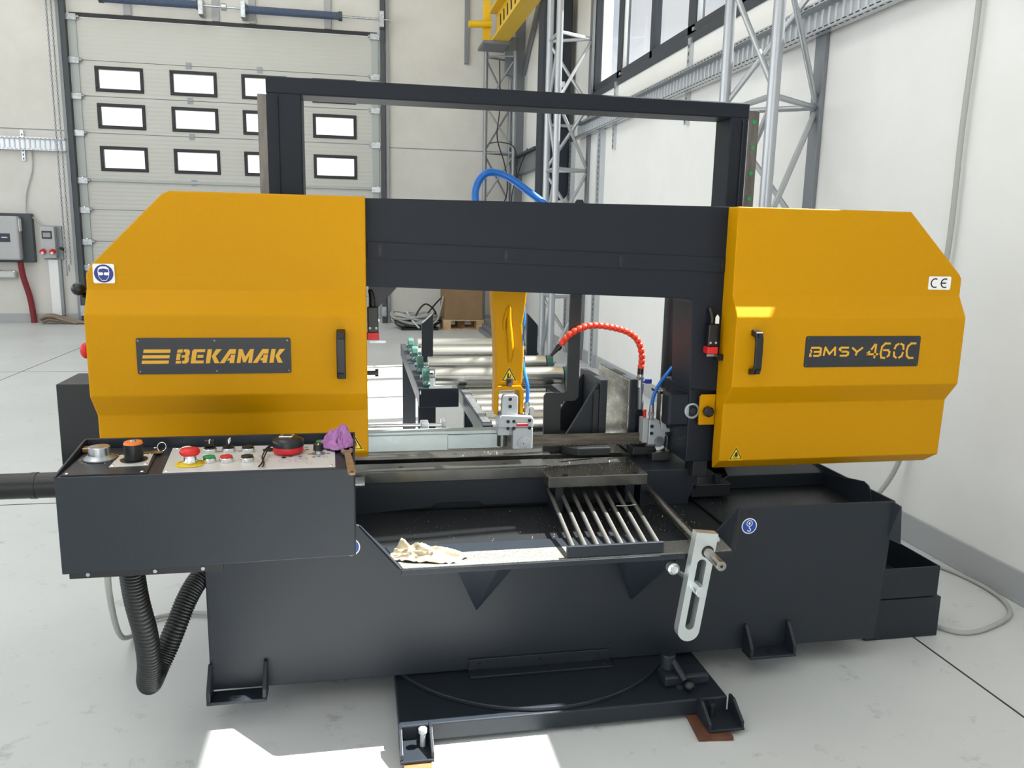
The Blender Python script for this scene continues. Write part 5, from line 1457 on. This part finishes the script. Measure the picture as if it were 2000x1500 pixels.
for x, y in ((RL - 0.04, 3.60), (RR - 0.06, 3.60), (RL - 0.04, 4.9), (RR - 0.06, 4.9)):
    l = MB().box(x, x + 0.08, y, y + 0.06, 0.0, 0.4995).build('leg', 'dark_paint', ra, 0.003)
    MB().box(x - 0.02, x + 0.08, y - 0.02, y + 0.08, 0.0, 0.01).build('foot_plate', 'dark_paint', ra, 0.002)
MB().box(RL, RR - 0.04, 3.62, 3.65, 0.12, 0.18).build('cross_bar', 'dark_paint', ra, 0.002)
for x0, x1, px_ in ((0.332, 0.392, 1), (0.905, 0.965, 0)):
    y = 4.25
    MB().prism([(x0, 0.50), (x1, 0.50), (x1, 0.845 if px_ else 0.78), (x0, 0.79 if px_ else 0.845)], 'y', y, y + 0.03).build('side_post', 'dark_paint', ra, 0.002)
    MB().prism([(x0 + 0.008, 0.795 if px_ else 0.835), (x1 - 0.008, 0.835 if px_ else 0.79), (x1, 0.847 if px_ else 0.782), (x0, 0.792 if px_ else 0.847)], 'y', y - 0.001, y + 0.031).build('post_edge', 'galvanised' if px_ else 'dark_paint', ra)

rb = thing('roller_conveyor', 'narrow roller conveyor with bright steel rollers leading out of the saw', 'roller conveyor', (0.67, 3.2, 0))
for x in (0.455, 0.872):
    MB().box(x - 0.006, x + 0.034, 2.86, 3.86, 0.50, 0.562).build('side_rail', 'dark_paint', rb, 0.003)
MB().box(0.455, 0.486, 2.90, 3.55, 0.5625, 0.565).build('rail_strip', 'zinc', rb)  # bright zinc strip on top of the left rail only
rm = None
for y in (2.93, 3.06, 3.19, 3.32, 3.46, 3.62, 3.78):
    if rm is None:
        rm = MB().cyl((0.492, y, 0.535), (0.864, y, 0.535), 0.030, n=24).build('roller', 'roller_steel', rb, 0.0015, smooth=40)
        rs = MB().cyl((0.480, y, 0.535), (0.876, y, 0.535), 0.008, n=10).build('roller_shaft', 'zinc', rb, smooth=40)
        y0 = y
    else:
        dup(rm, rb, (0, y - y0, 0))
        dup(rs, rb, (0, y - y0, 0))
for x, y in ((0.452, 3.10), (0.872, 3.10), (0.452, 3.40), (0.872, 3.40)):
    MB().box(x, x + 0.04, y, y + 0.04, 0.0, 0.4995).build('leg', 'dark_paint', rb, 0.002)
MB().box(0.49, 0.875, 3.11, 3.13, 0.14, 0.18).build('cross_bar', 'dark_paint', rb)

# ================================================================== SMALL THINGS
# rusty shims under the levelling feet
tag(MB().box(0.092, 0.158, 1.692, 1.775, 0.0005, 0.0115).build('steel_shim', 'rust_bright', bevel=0.001), 'orange rusty steel shim plate under the sunlit left foot', 'shim plate', 'rusty shims under the saw feet')
tag(MB().hexa([(0.835, 1.705, 0.0005), (0.925, 1.695, 0.0005), (0.935, 1.80, 0.0005), (0.845, 1.81, 0.0005), (0.835, 1.705, 0.0115), (0.925, 1.695, 0.0115), (0.935, 1.80, 0.0115), (0.845, 1.81, 0.0115)]).build('steel_shim', 'rust', bevel=0.001), 'dark brown rusty steel shim plate under the right foot', 'shim plate', 'rusty shims under the saw feet')

# tape measure on the console
tp = thing('tape_measure', 'black and red round tape measure lying on the control console', 'tape measure', (-0.157, 1.78, 0.77))
tz = pz(1.78) + 0.0042
MB().lathe((-0.157, 1.782, tz), (0, 0, 1), [(0, 0.031), (0.003, 0.033), (0.012, 0.033), (0.014, 0.0325)], 36).build('lower_shell', 'red_plastic', tp, smooth=35)
MB().lathe((-0.157, 1.782, tz + 0.0145), (0, 0, 1), [(0, 0.0345), (0.010, 0.0345), (0.014, 0.033), (0.019, 0.024), (0.020, 0.0)], 36).build('upper_shell', 'black_plastic', tp, smooth=50)
MB().hexa([(-0.160 + a, 1.783 + b, tz + 0.034) for a, b in ((-0.016, -0.010), (0.013, -0.013), (0.016, 0.010), (-0.013, 0.013))] + [(-0.160 + a, 1.783 + b, tz + 0.0375) for a, b in ((-0.016, -0.010), (0.013, -0.013), (0.016, 0.010), (-0.013, 0.013))]).build('belt_clip', 'chrome', tp, 0.001)
MB().hexa([(-0.159 + a, 1.782 + b, tz + 0.0376) for a, b in ((-0.008, -0.005), (0.007, -0.007), (0.008, 0.005), (-0.007, 0.007))] + [(-0.159 + a, 1.782 + b, tz + 0.0382) for a, b in ((-0.008, -0.005), (0.007, -0.007), (0.008, 0.005), (-0.007, 0.007))]).build('clip_slot', 'cable_dark', tp)
for d in (0.0, 0.004):
    MB().tube(bez([(-0.186, 1.775, tz + 0.02), (-0.196 - d, 1.758, tz + 0.016), (-0.203 - d, 1.73, tz + 0.004), (-0.204 + d, 1.695, tz + 0.0005), (-0.208 + d * 2, 1.672, tz - 0.001)], 8), 0.0017, 6).build('wrist_strap', 'black_plastic', tp, smooth=60)

# open-ended spanner hanging over the console's front edge
sp = thing('spanner', 'worn steel spanner lying over the right front corner of the console', 'spanner', (-0.02, 1.7, 0.77))
A, B = Vector((-0.029, 1.765, pz(1.765) + 0.0035)), Vector((-0.0165, 1.606, pz(1.66) + 0.0020))
d = (B - A).normalized()
s = d.cross(Vector((0, 0, 1))).normalized()
up = s.cross(d).normalized()
def SP(u, v, h):
    return A + d * u + s * v + up * h
L = (B - A).length
outline = [(-0.004, -0.013), (-0.016, -0.0125), (-0.020, -0.007), (-0.008, -0.0065), (-0.004, -0.001), (-0.007, 0.005), (-0.019, 0.0065), (-0.015, 0.012), (-0.004, 0.0135), (0.012, 0.011), (0.022, 0.0068), (L - 0.006, 0.0085), (L, 0.0055), (L + 0.002, 0), (L, -0.0055), (L - 0.006, -0.0085), (0.022, -0.0068), (0.012, -0.011)]
m = MB()
n = len(outline)
m.add([SP(u, v, 0) for u, v in outline] + [SP(u, v, 0.0045) for u, v in outline], [tuple(range(n)), tuple(range(2 * n - 1, n - 1, -1))] + [(i, i + n, (i + 1) % n + n, (i + 1) % n) for i in range(n)])
m.build('spanner_body', 'wrench_steel', sp)
MB().cyl(SP(L - 0.007, 0, 0.0035), SP(L - 0.007, 0, 0.0049), 0.0035, n=12).build('hang_hole', 'black_print', sp)

# keys
ky = thing('key_ring', 'brass keys on a split ring lying behind the orange switch knob', 'keys', (-0.45, 1.80, 0.775))
kz = pz(1.80) + 0.0035
MB().tube([(-0.428 + 0.009 * math.cos(t * PI / 10), 1.812 + 0.004 * math.sin(t * PI / 10), kz + 0.011 + 0.009 * math.sin(t * PI / 10)) for t in range(20)], 0.0011, 6, closed=True).build('split_ring', 'chrome', ky, smooth=60)
MB().prism(disc(-0.440, 1.806, 0.010, 18, 1.2), 'z', kz, kz + 0.002).box(-0.475, -0.448, 1.803, 1.808, kz, kz + 0.002).build('key', 'brass', ky)
MB().prism(disc(-0.433, 1.797, 0.009, 18, 1.2), 'z', kz + 0.0022, kz + 0.0042).box(-0.466, -0.441, 1.794, 1.799, kz + 0.0022, kz + 0.0042).build('key', 'brass', ky)
lk = thing('padlock', 'small silver padlock with key lying behind the speed dial', 'padlock', (-0.613, 1.83, 0.775))
lz = pz(1.83) + 0.0035
MB().box(-0.592, -0.567, 1.815, 1.838, lz, lz + 0.010).build('lock_body', 'brass', lk, 0.002)
MB().tube(bez([(-0.569, 1.820, lz + 0.006), (-0.553, 1.822, lz + 0.008), (-0.545, 1.828, lz + 0.009), (-0.553, 1.836, lz + 0.008), (-0.569, 1.834, lz + 0.006)], 6), 0.0022, 8).build('shackle', 'chrome', lk, smooth=60)

# crumpled cloths
def cloth(name, matn, cx, cy, z0, sx, sy, h, rot, seed, label, n=72, f=5.0, spike=None, edge=0.12, smooth_=75):
    rnd = random.Random(seed)
    off = Vector((rnd.random() * 50, rnd.random() * 50, rnd.random() * 50))
    V = []
    c_, s_ = math.cos(rot), math.sin(rot)
    for i in range(n + 1):
        for j in range(n + 1):
            u, v = 2 * i / n - 1, 2 * j / n - 1
            # square to disc, with a wandering outline
            a = u * math.sqrt(max(0, 1 - v * v / 2))
            b = v * math.sqrt(max(0, 1 - u * u / 2))
            r = math.hypot(a, b)
            th = math.atan2(b, a)
            out = 1 + 0.24 * noise.noise(Vector((math.cos(th) * 1.6, math.sin(th) * 1.6, 0)) + off)
            w1 = noise.noise(Vector((a * 2, b * 2, 3)) + off)
            w2 = noise.noise(Vector((a * 2, b * 2, 9)) + off)
            X = (a * out + 0.16 * w1 * (1 - r * 0.5)) * sx
            Y = (b * out + 0.16 * w2 * (1 - r * 0.5)) * sy
            q = Vector((a * f * 0.5 + w2 * 1.4, b * f * 0.5 + w1 * 1.4, 0)) + off
            ridge = 1 - abs(noise.noise(q)) * 2.0
            ridge2 = 1 - abs(noise.noise(q * 2.1 + Vector((5, 1, 2)))) * 2.0
            dome = max(0.0, 1 - r ** 2.2)
            Z = h * (edge * (1 - dome) * (0.5 + 0.5 * ridge) + dome * (0.42 + 0.42 * ridge + 0.16 * ridge2))
            if spike:
                for (pu, pv, ph, pw) in spike:
                    Z += ph * math.exp(-((a - pu) ** 2 + (b - pv) ** 2) / (pw * pw)) * (0.75 + 0.5 * ridge)
            Z = max(Z, 0.0012)
            V.append((cx + X * c_ - Y * s_, cy + X * s_ + Y * c_, z0 + Z))
    F = [(i * (n + 1) + j, (i + 1) * (n + 1) + j, (i + 1) * (n + 1) + j + 1, i * (n + 1) + j + 1) for i in range(n) for j in range(n)]
    m = MB().add(V, F)
    o = m.build(name, matn, smooth=smooth_)
    so2 = o.modifiers.new('thickness', 'SOLIDIFY')
    so2.thickness = 0.0012
    so2.offset = 1
    tag(o, label, 'cloth')
    return o
cloth('cleaning_cloth', 'purple_cloth', -0.050, 1.818, pz(1.80) + 0.002, 0.040, 0.036, 0.036, 0.3, 5, 'crumpled lilac cleaning cloth on the right corner of the console', f=7.5, spike=((0.5, 0.1, 0.018, 0.42), (-0.3, 0.2, 0.008, 0.5)))
cloth('cotton_rag', 'rag_cloth', 0.170, 1.908, 0.4425, 0.100, 0.040, 0.036, -0.2, 12, 'crumpled cream cotton rag lying in the sun on the tray lip', f=6.0, spike=((-0.88, 0.45, 0.030, 0.22), (-0.35, 0.1, 0.012, 0.3)), edge=0.34)
